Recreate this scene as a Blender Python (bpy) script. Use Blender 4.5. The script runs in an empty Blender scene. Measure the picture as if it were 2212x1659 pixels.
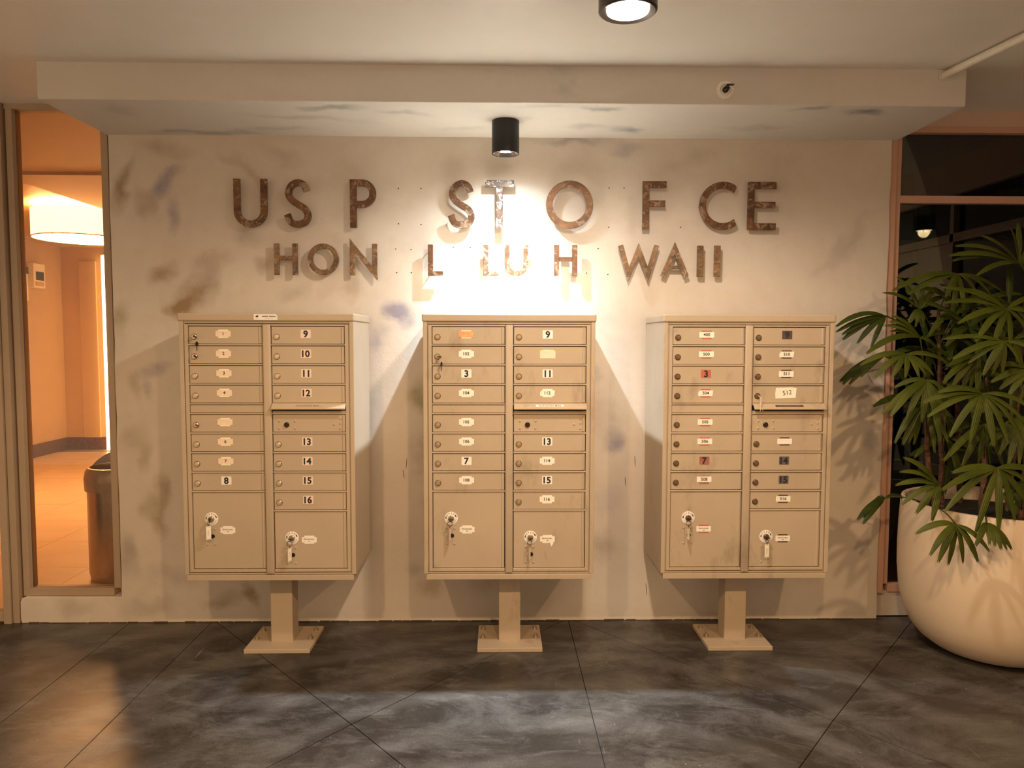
import bpy, bmesh, math, random
from mathutils import Vector, Matrix, Euler

S = bpy.context.scene
C = S.collection
R = math.radians

# ------------------------------------------------------------------ camera
cam_data = bpy.data.cameras.new('camera')
cam_data.sensor_fit = 'HORIZONTAL'
cam_data.sensor_width = 36.0
cam_data.lens = 1574.015 / 2212 * 36.0
cam_data.clip_start = 0.02
cam = bpy.data.objects.new('camera', cam_data)
C.objects.link(cam)
_r = Vector((0.99982186, -0.01876493, 0.00203141))
_u = Vector((-0.00087733, 0.06130624, 0.99811862))
_f = Vector((0.01885417, 0.99794259, -0.06127885))
cam.matrix_world = Matrix(((_r.x, _u.x, -_f.x, -0.02385), (_r.y, _u.y, -_f.y, -3.73278),
                           (_r.z, _u.z, -_f.z, 1.47158), (0, 0, 0, 1)))
S.camera = cam

# ------------------------------------------------------------------ view and world (night)
S.view_settings.view_transform = 'Standard'
S.view_settings.look = 'None'
S.view_settings.gamma = 1.0
S.view_settings.use_curve_mapping = False
S.view_settings.exposure = 1.32
wd = bpy.data.worlds.new('night')
S.world = wd
wd.use_nodes = True
wd.node_tree.nodes['Background'].inputs['Color'].default_value = (1.0, 0.68, 0.41, 1)
wd.node_tree.nodes['Background'].inputs['Strength'].default_value = 0.36

# lamp settings: (energy in watts, colour)
SPOT_WALL = (260.0, (0.78, 0.91, 1.0))       # canister under the beam
CEILING_NEAR = (40.0, (1.0, 0.84, 0.66))     # ceiling downlight in view
CEILING_FAR = (48.0, (1.0, 0.64, 0.33))     # row of warm downlights nearer the street
DRUM_GLOW = 5.0                             # lobby drum lamp shade
# ------------------------------------------------------------------ helpers
def link(o):
    C.objects.link(o)
    return o

class MB:
    """collects simple solids, built as ONE mesh object"""
    def __init__(s):
        s.v = []; s.f = []
    def add(s, vs, fs):
        n = len(s.v)
        s.v += [tuple(p) for p in vs]
        s.f += [tuple(i + n for i in q) for q in fs]
        return s
    def box(s, x0, x1, y0, y1, z0, z1):
        return s.add([(x0,y0,z0),(x1,y0,z0),(x1,y1,z0),(x0,y1,z0),(x0,y0,z1),(x1,y0,z1),(x1,y1,z1),(x0,y1,z1)],
                     [(0,3,2,1),(4,5,6,7),(0,1,5,4),(1,2,6,5),(2,3,7,6),(3,0,4,7)])
    def prism(s, poly, a, b, axis='y'):
        """poly: 2D outline; axis y: (x,z) extruded along y; axis x: (y,z) along x; axis z: (x,y) along z"""
        def mk(p, t):
            return {'y': (p[0], t, p[1]), 'x': (t, p[0], p[1]), 'z': (p[0], p[1], t)}[axis]
        n = len(poly)
        vs = [mk(p, a) for p in poly] + [mk(p, b) for p in poly]
        fs = [tuple(range(n)), tuple(range(2*n-1, n-1, -1))]
        fs += [(i, i+n, (i+1) % n + n, (i+1) % n) for i in range(n)]
        return s.add(vs, fs)
    def lathe(s, prof, n=24, c=(0,0,0), axis='z', cap=True):
        """prof: list of (radius, height)"""
        vs = []; fs = []
        for r, h in prof:
            for i in range(n):
                a = 2*math.pi*i/n
                p = (r*math.cos(a), r*math.sin(a), h)
                if axis == '-y': p = (p[0], -p[2], p[1])
                elif axis == 'x': p = (p[2], p[0], p[1])
                vs.append((p[0]+c[0], p[1]+c[1], p[2]+c[2]))
        for k in range(len(prof)-1):
            for i in range(n):
                j = (i+1) % n
                fs.append((k*n+i, k*n+j, (k+1)*n+j, (k+1)*n+i))
        if cap:
            fs.append(tuple(range(n-1, -1, -1)))
            fs.append(tuple((len(prof)-1)*n+i for i in range(n)))
        return s.add(vs, fs)
    def tube(s, pts, rad, n=8, closed=False):
        pts = [Vector(p) for p in pts]
        rads = rad if isinstance(rad, (list, tuple)) else [rad]*len(pts)
        vs = []; fs = []; m = len(pts); prev = None
        for k, p in enumerate(pts):
            if closed: t = (pts[(k+1) % m]-pts[k-1]).normalized()
            else: t = (pts[min(k+1, m-1)]-pts[max(k-1, 0)]).normalized()
            if prev is None:
                a = t.cross(Vector((0,0,1)))
                if a.length < .05: a = t.cross(Vector((0,1,0)))
            else:
                a = prev - t*prev.dot(t)
            a.normalize(); prev = a.copy(); b = t.cross(a)
            for i in range(n):
                w = 2*math.pi*i/n
                vs.append(p + (a*math.cos(w)+b*math.sin(w))*rads[k])
        for k in range(m if closed else m-1):
            k2 = (k+1) % m
            for i in range(n):
                j = (i+1) % n
                fs.append((k*n+i, k2*n+i, k2*n+j, k*n+j))
        if not closed:
            fs.append(tuple(range(n-1, -1, -1))); fs.append(tuple((m-1)*n+i for i in range(n)))
        return s.add(vs, fs)
    def dome(s, c, r, h, n=10, axis='-y'):
        return s.lathe([(r, 0), (r*.92, h*.45), (r*.6, h*.85), (r*.15, h)], n, c, axis)
    def mesh(s, name, bevel=0, seg=2, smooth=False):
        me = bpy.data.meshes.new(name)
        me.from_pydata(s.v, [], s.f)
        bm = bmesh.new(); bm.from_mesh(me)
        bmesh.ops.recalc_face_normals(bm, faces=bm.faces)
        if bevel:
            es = [e for e in bm.edges if len(e.link_faces) == 2 and e.calc_face_angle(0) > 0.6]
            bmesh.ops.bevel(bm, geom=es, offset=bevel, segments=seg, affect='EDGES', profile=.5, clamp_overlap=True)
        for f in bm.faces: f.smooth = bool(smooth)
        if smooth:
            for e in bm.edges:
                if len(e.link_faces) == 2 and e.calc_face_angle(0) > 0.65: e.smooth = False
        bm.to_mesh(me); bm.free()
        return me
    def build(s, name, mat, parent=None, loc=(0,0,0), bevel=0, seg=2, smooth=False, rot=None):
        return obj(name, s.mesh(name, bevel, seg, smooth), mat, parent, loc, rot)

def obj(name, me, mat=None, parent=None, loc=(0,0,0), rot=None):
    o = bpy.data.objects.new(name, me)
    if mat is not None and me is not None:
        if not me.materials: me.materials.append(mat)
        elif me.materials[0] is not mat:
            o.material_slots[0].link = 'OBJECT'; o.material_slots[0].material = mat
    o.parent = parent
    o.location = loc
    if rot: o.rotation_euler = rot
    return link(o)

def empty(name, loc=(0,0,0), rz=0):
    o = bpy.data.objects.new(name, None)
    o.empty_display_size = .1
    o.location = loc; o.rotation_euler = (0, 0, rz)
    return link(o)

def tag(o, label, cat=None, group=None, kind=None):
    o['label'] = label
    if cat: o['category'] = cat
    if group: o['group'] = group
    if kind: o['kind'] = kind
    return o

def struct(o, label=None):
    o['kind'] = 'structure'
    if label: o['label'] = label
    return o

_tm = {}
def text_mesh(s, size, bold=0.0, sx=1.0):
    k = (s, size, bold, sx)
    if k not in _tm:
        cu = bpy.data.curves.new('print', 'FONT')
        cu.body = s; cu.size = size; cu.align_x = 'CENTER'; cu.align_y = 'CENTER'
        cu.offset = bold; cu.resolution_u = 3
        t = bpy.data.objects.new('print', cu); C.objects.link(t)
        t.scale = (1, 1, 1)
        dg = bpy.context.evaluated_depsgraph_get()
        me = bpy.data.meshes.new_from_object(t.evaluated_get(dg))
        xs = [v.co.x for v in me.vertices]; ys = [v.co.y for v in me.vertices]
        if xs:
            cx = (min(xs)+max(xs))/2; cy = (min(ys)+max(ys))/2
            for v in me.vertices: v.co.x = (v.co.x-cx)*sx; v.co.y -= cy
        me.materials.clear()
        bpy.data.objects.remove(t); bpy.data.curves.remove(cu)
        _tm[k] = me
    return _tm[k]

FACE = (R(90), 0, 0)     # lays XY drawn print on a face looking to -y

def rrect(w, h, r, n=3, cx=0, cy=0):
    P = []
    for sx, sy, a0 in ((1,1,0),(-1,1,90),(-1,-1,180),(1,-1,270)):
        for i in range(n+1):
            a = R(a0 + 90*i/n)
            P.append((cx+sx*(w/2-r)+r*math.cos(a), cy+sy*(h/2-r)+r*math.sin(a)))
    return P

# ------------------------------------------------------------------ materials
class NT:
    def __init__(s, name):
        s.m = bpy.data.materials.new(name); s.m.use_nodes = True
        s.t = s.m.node_tree; s.b = s.t.nodes['Principled BSDF']
        s.out = s.t.nodes['Material Output']
    def n(s, typ, **kw):
        x = s.t.nodes.new(typ)
        for k, v in kw.items(): setattr(x, k, v)
        return x
    def l(s, a, b): s.t.links.new(a, b)
    def pos(s):
        return s.n('ShaderNodeNewGeometry').outputs['Position']
    def ob(s):
        return s.n('ShaderNodeTexCoord').outputs['Object']
    def noise(s, vec, scale, detail=3, rough=.5, dist=0.0):
        x = s.n('ShaderNodeTexNoise')
        x.inputs['Scale'].default_value = scale; x.inputs['Detail'].default_value = detail
        x.inputs['Roughness'].default_value = rough; x.inputs['Distortion'].default_value = dist
        s.l(vec, x.inputs['Vector'])
        return x.outputs['Fac']
    def scaled(s, vec, sc, rot=(0,0,0)):
        x = s.n('ShaderNodeMapping'); x.inputs['Scale'].default_value = sc
        x.inputs['Rotation'].default_value = rot
        s.l(vec, x.inputs['Vector']); return x.outputs['Vector']
    def mr(s, v, a, b, c=0.0, d=1.0, smooth=False):
        x = s.n('ShaderNodeMapRange')
        if smooth: x.interpolation_type = 'SMOOTHSTEP'
        s.l(v, x.inputs[0])
        for i, q in zip((1,2,3,4), (a,b,c,d)): x.inputs[i].default_value = q
        return x.outputs[0]
    def math(s, op, a, b=None):
        x = s.n('ShaderNodeMath', operation=op)
        for i, q in enumerate((a, b)):
            if q is None: continue
            if isinstance(q, (int, float)): x.inputs[i].default_value = q
            else: s.l(q, x.inputs[i])
        return x.outputs[0]
    def mix(s, fac, a, b, blend='MIX'):
        x = s.n('ShaderNodeMix', data_type='RGBA', blend_type=blend)
        if isinstance(fac, (int, float)): x.inputs[0].default_value = fac
        else: s.l(fac, x.inputs[0])
        for i, q in ((6, a), (7, b)):
            if isinstance(q, tuple): x.inputs[i].default_value = (*q, 1)
            else: s.l(q, x.inputs[i])
        return x.outputs[2]
    def bump(s, h, strength=.2, dist=.002):
        x = s.n('ShaderNodeBump'); x.inputs['Strength'].default_value = strength
        x.inputs['Distance'].default_value = dist
        s.l(h, x.inputs['Height']); s.l(x.outputs[0], s.b.inputs['Normal'])
    def set(s, base=None, rough=.5, metal=0.0, spec=.5):
        if isinstance(base, tuple): s.b.inputs['Base Color'].default_value = (*base, 1)
        elif base is not None: s.l(base, s.b.inputs['Base Color'])
        if isinstance(rough, (int, float)): s.b.inputs['Roughness'].default_value = rough
        else: s.l(rough, s.b.inputs['Roughness'])
        s.b.inputs['Metallic'].default_value = metal
        s.b.inputs['Specular IOR Level'].default_value = spec
        return s.m

def plain(name, col, rough=.5, metal=0.0, spec=.5, var=.06, scale=40):
    t = NT(name)
    f = t.noise(t.ob(), scale, 3)
    c = t.mix(t.mr(f, .3, .7), tuple(max(0, q*(1-var)) for q in col), tuple(min(1, q*(1+var)) for q in col))
    return t.set(c, rough, metal, spec)

def emit(name, col, strength):
    t = NT(name)
    t.set((.8,.8,.8), .5)
    t.b.inputs['Emission Color'].default_value = (*col, 1)
    t.b.inputs['Emission Strength'].default_value = strength
    return t.m

def stained(name, base, blobs, rough=.75, bumpk=.25):
    """plaster with smudges: blobs = (x, z or y, rx, rz, angle_deg, colour index, strength)"""
    t = NT(name)
    p = t.pos()
    warp = t.n('ShaderNodeTexNoise'); warp.inputs['Scale'].default_value = 6.0; warp.inputs['Detail'].default_value = 4
    t.l(p, warp.inputs['Vector'])
    w2 = t.n('ShaderNodeVectorMath', operation='SUBTRACT'); t.l(warp.outputs['Color'], w2.inputs[0]); w2.inputs[1].default_value = (.5,.5,.5)
    w3 = t.n('ShaderNodeVectorMath', operation='SCALE'); t.l(w2.outputs[0], w3.inputs[0]); w3.inputs['Scale'].default_value = .17
    w4 = t.n('ShaderNodeVectorMath', operation='ADD'); t.l(p, w4.inputs[0]); t.l(w3.outputs[0], w4.inputs[1])
    pv = w4.outputs[0]
    sums = {}
    for x, z, rx, rz, ang, ci, st in blobs['list']:
        m = t.n('ShaderNodeMapping', vector_type='TEXTURE')
        if blobs['plane'] == 'xz':
            m.inputs['Location'].default_value = (x, 0, z); m.inputs['Scale'].default_value = (rx, 1000, rz)
            m.inputs['Rotation'].default_value = (0, R(ang), 0)
        else:
            m.inputs['Location'].default_value = (x, z, 0); m.inputs['Scale'].default_value = (rx, rz, 1000)
            m.inputs['Rotation'].default_value = (0, 0, R(ang))
        t.l(pv, m.inputs['Vector'])
        ln = t.n('ShaderNodeVectorMath', operation='LENGTH'); t.l(m.outputs[0], ln.inputs[0])
        v = t.mr(ln.outputs['Value'], 1.25, .1, 0, st*1.2, True)
        sums[ci] = v if ci not in sums else t.math('ADD', sums[ci], v)
    f1 = t.noise(p, 2.2, 5, .6); f2 = t.noise(p, 9, 4, .6)
    col = t.mix(t.mr(f1, .35, .7), base[0], base[1])
    col = t.mix(t.math('MULTIPLY', t.mr(f2, .52, .8), .35), col, base[2])
    for ci, v in sums.items():
        v = t.math('MULTIPLY', v, t.mr(f2, .2, .62, .45, 1.0))
        v = t.math('MINIMUM', v, .9)
        col = t.mix(v, col, blobs['colours'][ci])
    t.set(col, rough, 0, .3)
    t.bump(t.math('ADD', t.math('MULTIPLY', t.noise(p, 14, 5, .6), 1.0), t.math('MULTIPLY', t.noise(p, 90, 3), .25)), bumpk, .006)
    return t.m

SC = [(.30,.19,.09), (.30,.27,.33), (.34,.30,.18), (.33,.27,.22)]   # brown, violet grey, olive, dull brown
wall_blobs = {'plane': 'xz', 'colours': SC, 'list': [
    (-1.905,2.225,.05,.15,15,0,.75), (-1.69,2.25,.05,.14,40,1,.75), (-1.655,2.09,.05,.11,5,1,.6), (-1.80,2.14,.05,.08,0,0,.4),
    (-1.71,1.80,.10,.06,-25,0,.6), (-1.56,1.69,.15,.10,-35,0,.65), (-1.50,1.80,.09,.11,0,3,.5), (-1.63,1.63,.08,.06,-30,0,.6),
    (-1.93,1.57,.07,.10,0,2,.6), (-1.76,1.31,.09,.05,-20,1,.6), (-1.87,1.24,.05,.09,0,2,.5), (-1.79,1.21,.04,.06,0,1,.4), (-1.55,1.22,.08,.14,0,3,.35),
    (-1.75,.70,.05,.09,0,0,.6), (-1.80,.60,.06,.08,0,2,.5), (-1.765,.55,.05,.11,0,0,.5), (-1.945,.36,.07,.14,0,3,.5), (-1.84,.86,.05,.08,0,2,.5),
    (-1.88,.95,.09,.10,0,3,.35), (-1.7,.25,.2,.08,0,3,.3), (-1.80,.09,.15,.05,0,3,.35), (-2.2,.08,.12,.05,0,3,.3),
    (-.56,1.615,.075,.05,0,1,.85), (-.49,1.59,.07,.055,0,1,.85), (-.63,1.47,.05,.09,0,1,.45), (-1.30,.16,.05,.09,-25,0,.75), (-1.43,.12,.12,.05,-20,0,.45),
    (-.42,1.17,.08,.10,0,2,.8), (-.36,1.04,.07,.13,0,2,.7), (-.40,.90,.09,.16,0,3,.5), (-.36,.62,.06,.25,0,3,.4), (-.37,.20,.07,.08,30,0,.5), (-.47,.28,.06,.05,30,3,.4),
    (.572,.955,.065,.065,0,1,.7), (.50,1.10,.09,.2,0,3,.4), (.46,1.27,.05,.05,0,1,.5), (.53,.40,.09,.10,0,3,.45), (.55,.62,.1,.1,0,1,.25),
    (.33,1.70,.10,.12,0,1,.30), (.35,1.82,.06,.04,0,1,.3), (1.93,1.26,.05,.10,0,1,.5), (1.93,.95,.04,.09,0,1,.5), (1.86,1.10,.05,.07,0,1,.35),
    (-1.28,1.99,.09,.07,0,3,.45), (-1.44,1.87,.09,.06,0,0,.35), (-1.21,1.84,.05,.05,0,0,.45), (-1.30,2.33,.14,.04,40,3,.35), (-1.70,2.42,.18,.06,0,3,.4), (-1.1,2.38,.14,.05,20,3,.35),
    (.62,2.43,.12,.04,0,1,.4), (.35,2.47,.22,.03,0,1,.5), (.65,2.1,.05,.12,0,3,.2), (1.0,2.4,.1,.06,0,3,.25), (-1.05,1.71,.10,.06,0,3,.3), (-.75,1.74,.06,.05,0,3,.3),
    (1.42,2.2,.1,.25,0,3,.18), (1.7,1.9,.18,.05,-40,3,.3), (1.80,2.02,.14,.03,-45,3,.25), (1.5,.25,.2,.12,0,3,.25), (0.2,.14,.15,.1,0,3,.35), (-.1,.2,.1,.1,0,3,.25)]}
M = {}
M['plaster'] = stained('aged_plaster', ((.63,.545,.465), (.71,.64,.56), (.57,.46,.36)), wall_blobs)
beam_blobs = {'plane': 'xy', 'colours': [(.22,.23,.28), (.36,.35,.36)], 'list': [
    (-1.45,-.06,.30,.05,0,0,.5), (-1.1,-.12,.2,.04,0,1,.4), (-.75,-.45,.16,.05,-10,0,.55), (-.45,-.40,.14,.04,15,1,.5), (-.9,-.3,.3,.05,10,1,.35),
    (.42,-.47,.10,.03,0,0,.65), (.60,-.14,.10,.06,30,0,.6), (.40,-.20,.14,.05,0,1,.4), (1.62,-.44,.12,.045,0,0,.75), (1.35,-.49,.08,.03,0,0,.5),
    (1.2,-.2,.2,.06,0,1,.3), (-1.7,-.4,.1,.08,0,1,.25), (.2,-.5,.2,.03,0,1,.3), (-.2,-.15,.15,.05,0,1,.3)]}
M['beam'] = stained('painted_beam', ((.66,.62,.575), (.71,.67,.63), (.62,.57,.52)), beam_blobs, bumpk=.12)

def paint(name, col, var, grime=.0):
    t = NT(name); o = t.ob()
    f = t.noise(t.pos(), 3.2, 5, .6)
    c = t.mix(t.mr(f, .3, .72), tuple(q*(1-var) for q in col), tuple(q*(1+var) for q in col))
    if grime:
        g = t.noise(t.scaled(t.pos(), (5, 5, 2.2)), 1.7, 5, .62)
        c = t.mix(t.math('MULTIPLY', t.mr(g, .57, .75), grime), c, (.17,.12,.085))
    t.set(c, .48, 0, .4)
    t.bump(t.noise(t.pos(), 700, 2), .08, .0006)
    return t.m
M['tan'] = paint('tan_powder_coat', (.47,.375,.27), .05, .0)
M['tan_worn'] = paint('tan_powder_coat_smudged', (.47,.375,.27), .07, .45)
M['ceiling'] = paint('ceiling_paint', (.84,.81,.76), .03)
M['frame_tan'] = paint('bronze_frame_paint', (.42,.31,.215), .06)
M['frame_pink'] = paint('salmon_frame_paint', (.62,.37,.27), .06)
M['header'] = paint('header_paint', (.68,.50,.40), .05)
M['lobby_wall'] = paint('lobby_wall_paint', (.60,.41,.19), .03)
M['lobby_ceiling'] = paint('lobby_ceiling_paint', (.50,.35,.17), .03)
M['base_wood'] = plain('dark_wood', (.10,.035,.02), .65, var=.3)
M['dark_gap'] = plain('dark_gap', (.012,.009,.008), .8)
M['black'] = plain('black_metal', (.012,.012,.013), .42, 0, .4)
M['lamp_grey'] = plain('grey_bronze_housing', (.11,.095,.09), .35, .7)
M['chrome'] = plain('reflector', (.75,.75,.75), .16, 1.0)
M['steel'] = plain('brushed_steel', (.42,.36,.30), .30, 1.0)
M['bin_plastic'] = plain('bin_collar_paint', (.36,.30,.25), .35, .5)
M['lock'] = plain('lock_nickel_lit', (.58,.48,.34), .32, .6, var=.2)  # brightly lit copy of the lock metal, light put into the colour
M['lock_half_lit'] = plain('lock_nickel_half_lit', (.40,.31,.20), .36, .6, var=.2)  # same lock metal, weaker light put into the colour
M['lock_shaded'] = plain('lock_nickel_shaded', (.17,.115,.065), .36, .6, var=.2)  # same lock metal again, shade of the right cabinet put into the colour
M['lock_shadow'] = plain('lock_shadow', (.10,.06,.035), .5, .3)  # dark colour standing in for the shadow around a lock
M['key_dark'] = plain('dark_key', (.035,.022,.016), .35, .6)
M['key_steel'] = plain('worn_key', (.36,.29,.22), .35, .9)
M['bolt'] = plain('zinc_bolt', (.52,.44,.33), .35, .8)
M['cream'] = plain('cream_plate', (.90,.84,.62), .4)
M['white_plate'] = plain('white_plate', (.86,.82,.76), .4)
M['pink_plate'] = plain('pinkish_plate', (.80,.64,.54), .45)
M['tape'] = plain('peach_tape', (.86,.68,.52), .5)
M['tape_orange'] = plain('orange_tape', (.78,.36,.16), .5, var=.25, scale=60)
M['paper'] = plain('paper_label', (.88,.83,.73), .6)
M['red_plate'] = plain('red_plate', (.50,.13,.09), .45)
M['rust_plate'] = plain('rust_plate', (.33,.13,.10), .5, var=.2)
M['dark_plate'] = plain('dark_plate', (.085,.05,.045), .45)
M['slate_plate'] = plain('slate_plate', (.12,.10,.10), .45)
M['ink'] = plain('ink', (.012,.010,.016), .6)
M['ink_faint'] = plain('faint_ink', (.20,.14,.10), .6)
M['ink_blue'] = plain('dark_blue_mark', (.012,.012,.035), .5)
M['tag'] = plain('key_tag_plastic', (.78,.70,.55), .4)
M['tag_edge'] = plain('key_tag_worn', (.50,.40,.29), .45)
M['string'] = plain('pale_cord', (.70,.60,.48), .7)
M['pipe'] = plain('white_conduit', (.82,.77,.68), .4)
M['soil'] = plain('soil', (.02,.014,.009), .9, var=.4)
M['clay'] = paint('planter_finish', (.66,.53,.395), .04)
M['curtain'] = plain('dark_curtain', (.095,.13,.115), .9)
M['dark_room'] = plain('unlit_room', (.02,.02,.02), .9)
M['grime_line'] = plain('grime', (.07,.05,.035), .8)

def mat_cane():
    t = NT('palm_cane'); p = t.ob()
    f = t.noise(t.scaled(p, (30,30,120)), 1, 3)
    return t.set(t.mix(t.mr(f, .35, .7), (.05,.022,.012), (.16,.075,.04)), .8)
M['cane'] = mat_cane()
def mat_leaf(name, a, b):
    t = NT(name); p = t.ob()
    uv = t.n('ShaderNodeAttribute', attribute_name='rib').outputs['Fac']
    f = t.noise(t.pos(), 9, 3)
    c = t.mix(t.mr(f, .35, .65), a, b)
    w = t.math('SINE', t.math('MULTIPLY', uv, 26.0))
    c = t.mix(t.math('MULTIPLY', t.mr(w, .2, 1.0), .35), c, tuple(min(1, q*1.7) for q in b))
    t.set(c, .46, 0, .25)
    t.bump(w, .25, .002)
    return t.m
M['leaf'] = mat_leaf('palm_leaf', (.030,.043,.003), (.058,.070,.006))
M['leaf_shaded'] = mat_leaf('palm_leaf_shaded', (.016,.028,.003), (.034,.046,.005))  # darker copy of the leaf, shade among the fronds put into the colour

def mat_rust(name, dark, mid, pale, seed):
    t = NT(name); p = t.pos()
    v = t.scaled(p, (1, 1, 1)); 
    f = t.noise(v, 11+seed, 5, .65, .8); g = t.noise(v, 28+seed, 4, .6, 1.2)
    c = t.mix(t.mr(f, .36, .64), dark, mid)
    c = t.mix(t.mr(g, .53, .66), c, pale)
    t.set(c, t.mr(g, .5, .7, .42, .75), .55, .4)
    t.bump(g, .25, .002)
    return t.m
M['rust'] = mat_rust('rusted_letter_metal', (.085,.045,.026), (.20,.10,.05), (.38,.27,.19), 0)
M['rust_pale'] = mat_rust('rubbed_letter_metal', (.12,.075,.045), (.28,.165,.09), (.44,.33,.24), 3)
M['rust_peel'] = mat_rust('peeling_letter_metal', (.045,.03,.022), (.13,.075,.045), (.62,.54,.46), 6)

def mat_floor():
    t = NT('honed_slate_concrete'); p = t.pos()
    f1 = t.noise(p, 1.1, 7, .62, .6)
    f2 = t.noise(t.scaled(p, (1.0, 1.7, 1), (0,0,R(35))), 2.0, 12, .74, .6)
    f3 = t.noise(t.scaled(p, (1.0, 2.2, 1), (0,0,R(-48))), 4.0, 12, .78, .7)
    c = t.mix(t.mr(f1, .33, .70), (.021,.0165,.0135), (.046,.040,.035))
    c = t.mix(t.math('MULTIPLY', t.mr(f2, .46, .74), .70), c, (.165,.153,.142))
    c = t.mix(t.math('MULTIPLY', t.mr(f3, .52, .72), .45), c, (.20,.188,.176))
    # curved trowel arcs
    wv = t.n('ShaderNodeTexWave', wave_type='RINGS', rings_direction='Z'); wv.inputs['Scale'].default_value = 1.1
    wv.inputs['Distortion'].default_value = 3.5; wv.inputs['Detail'].default_value = 4; wv.inputs['Detail Scale'].default_value = 1.4
    mp = t.n('ShaderNodeMapping'); mp.inputs['Location'].default_value = (-.2, 2.0, 0); t.l(p, mp.inputs['Vector']); t.l(mp.outputs[0], wv.inputs['Vector'])
    c = t.mix(t.math('MULTIPLY', t.mr(wv.outputs['Fac'], .55, 1.0), .16), c, (.2,.19,.18))
    gr = t.mr(t.noise(p, 150, 4, .7), .32, .68, .74, 1.26)
    gx = t.n('ShaderNodeMix', data_type='RGBA', blend_type='MULTIPLY'); gx.inputs[0].default_value = 1.0; t.l(c, gx.inputs[6])
    cb = t.n('ShaderNodeCombineColor'); [t.l(gr, cb.inputs[k]) for k in range(3)]; t.l(cb.outputs[0], gx.inputs[7]); c = gx.outputs[2]
    # thin pale scuffs and specks
    s1 = t.noise(t.scaled(p, (42, 3, 1), (0,0,R(55))), 1.0, 2, .5, .4)
    c = t.mix(t.math('MULTIPLY', t.mr(s1, .74, .79), .35), c, (.42,.40,.37))
    vo = t.n('ShaderNodeTexVoronoi'); vo.inputs['Scale'].default_value = 26; t.l(p, vo.inputs['Vector'])
    sp = t.math('MULTIPLY', t.mr(vo.outputs['Distance'], .075, .045), t.mr(t.noise(p, 5, 2), .57, .64))
    c = t.mix(t.math('MULTIPLY', sp, .6), c, (.5,.48,.45))
    r = t.mr(t.math('ADD', t.math('MULTIPLY', f1, .5), t.math('MULTIPLY', f3, .5)), .3, .7, .24, .46)
    t.set(c, r, 0, .4)
    t.bump(t.math('ADD', f3, t.math('MULTIPLY', t.noise(p, 45, 5, .6), .5)), .06, .003)
    return t.m
M['floor'] = mat_floor()
M['joint'] = plain('joint_filler', (.015,.012,.010), .8)
M['lobby_tile'] = plain('lobby_tile', (.66,.50,.31), .35, var=.08, scale=3)
M['lobby_joint'] = plain('lobby_joint', (.22,.16,.10), .7)

def mat_glass(name, tint, ior=1.55):
    t = NT(name)
    tr = t.n('ShaderNodeBsdfTransparent'); tr.inputs['Color'].default_value = (*tint, 1)
    gl = t.n('ShaderNodeBsdfGlossy'); gl.inputs['Roughness'].default_value = 0.0
    fr = t.n('ShaderNodeFresnel'); fr.inputs['IOR'].default_value = ior
    mx = t.n('ShaderNodeMixShader')
    t.l(fr.outputs[0], mx.inputs[0]); t.l(tr.outputs[0], mx.inputs[1]); t.l(gl.outputs[0], mx.inputs[2])
    t.l(mx.outputs[0], t.out.inputs['Surface'])
    return t.m
M['glass'] = mat_glass('clear_pane', (.97,.96,.93))
M['glass_dark'] = mat_glass('tinted_pane', (.55,.62,.58), 1.9)
M['drum'] = emit('glowing_shade', (1.0, .46, .16), DRUM_GLOW*.5)
M['drum_low'] = emit('glowing_diffuser', (1.0, .50, .20), DRUM_GLOW*6.0)
M['strip'] = emit('glowing_strip', (1.0, .58, .28), 5.0)
M['led'] = emit('led_diffuser', (1.0, .86, .70), 14.0)
M['led_far'] = emit('warm_led_diffuser', (1.0, .66, .38), 14.0)
M['led_spot'] = emit('cool_led', (.85, .95, 1.0), 10.0)

def add_light(parent, kind, loc, energy, col, radius, size=None, blend=None, rot=(0,0,0), name='lamp_light'):
    d = bpy.data.lights.new(name, kind)
    d.energy = energy; d.color = col
    d.shadow_soft_size = radius
    if kind == 'SPOT': d.spot_size = size; d.spot_blend = blend
    o = bpy.data.objects.new(name, d); o.parent = parent; o.location = loc; o.rotation_euler = rot
    return link(o)
# ================================================================== THE SETTING
HS, HC, BY = 2.484, 2.639, -.539      # soffit height, ceiling height, beam front
XL, XR = -1.970, 1.977                # plaster wall ends

# --- floor: slabs parted by saw cuts (triangular fields, a border strip, plain slabs towards the street)
fl = MB().box(-6.0, 6.0, -4.7, .03, -.30, -.006).build('floor', M['joint'])
struct(fl, 'dark slate concrete floor with diagonal saw cuts')
def slab(poly, gap=.0018):
    cx = sum(p[0] for p in poly)/len(poly); cy = sum(p[1] for p in poly)/len(poly)
    n = len(poly); area = sum(poly[i][0]*poly[(i+1)%n][1]-poly[(i+1)%n][0]*poly[i][1] for i in range(n))
    if area < 0: poly = poly[::-1]
    lines = []
    for i in range(n):
        a = Vector(poly[i]); b = Vector(poly[(i+1)%n]); d = (b-a).normalized()
        lines.append((a + Vector((-d.y, d.x))*gap, d))
    q = []
    for i in range(n):
        (p1, d1), (p2, d2) = lines[i-1], lines[i]
        k = d1.x*d2.y-d1.y*d2.x
        t = ((p2.x-p1.x)*d2.y-(p2.y-p1.y)*d2.x)/k
        q.append((p1.x+d1.x*t, p1.y+d1.y*t))
    MB().prism(q, -.05, 0, 'z').build('floor_slab', M['floor'], fl)
xs = [-1.512, .345, 2.202]; y0, y1 = .03, -2.12
for a, b in zip(xs, xs[1:]):
    A, B, D, E_ = (a, y0), (b, y0), (b, y1), (a, y1); m = ((a+b)/2, -1.02)
    for tri in ((A, B, m), (B, D, m), (D, E_, m), (E_, A, m)): slab(list(tri))
slab([(-1.932,.03), (-1.512,.03), (-1.512,-2.12), (-1.925,-2.12)])
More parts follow.
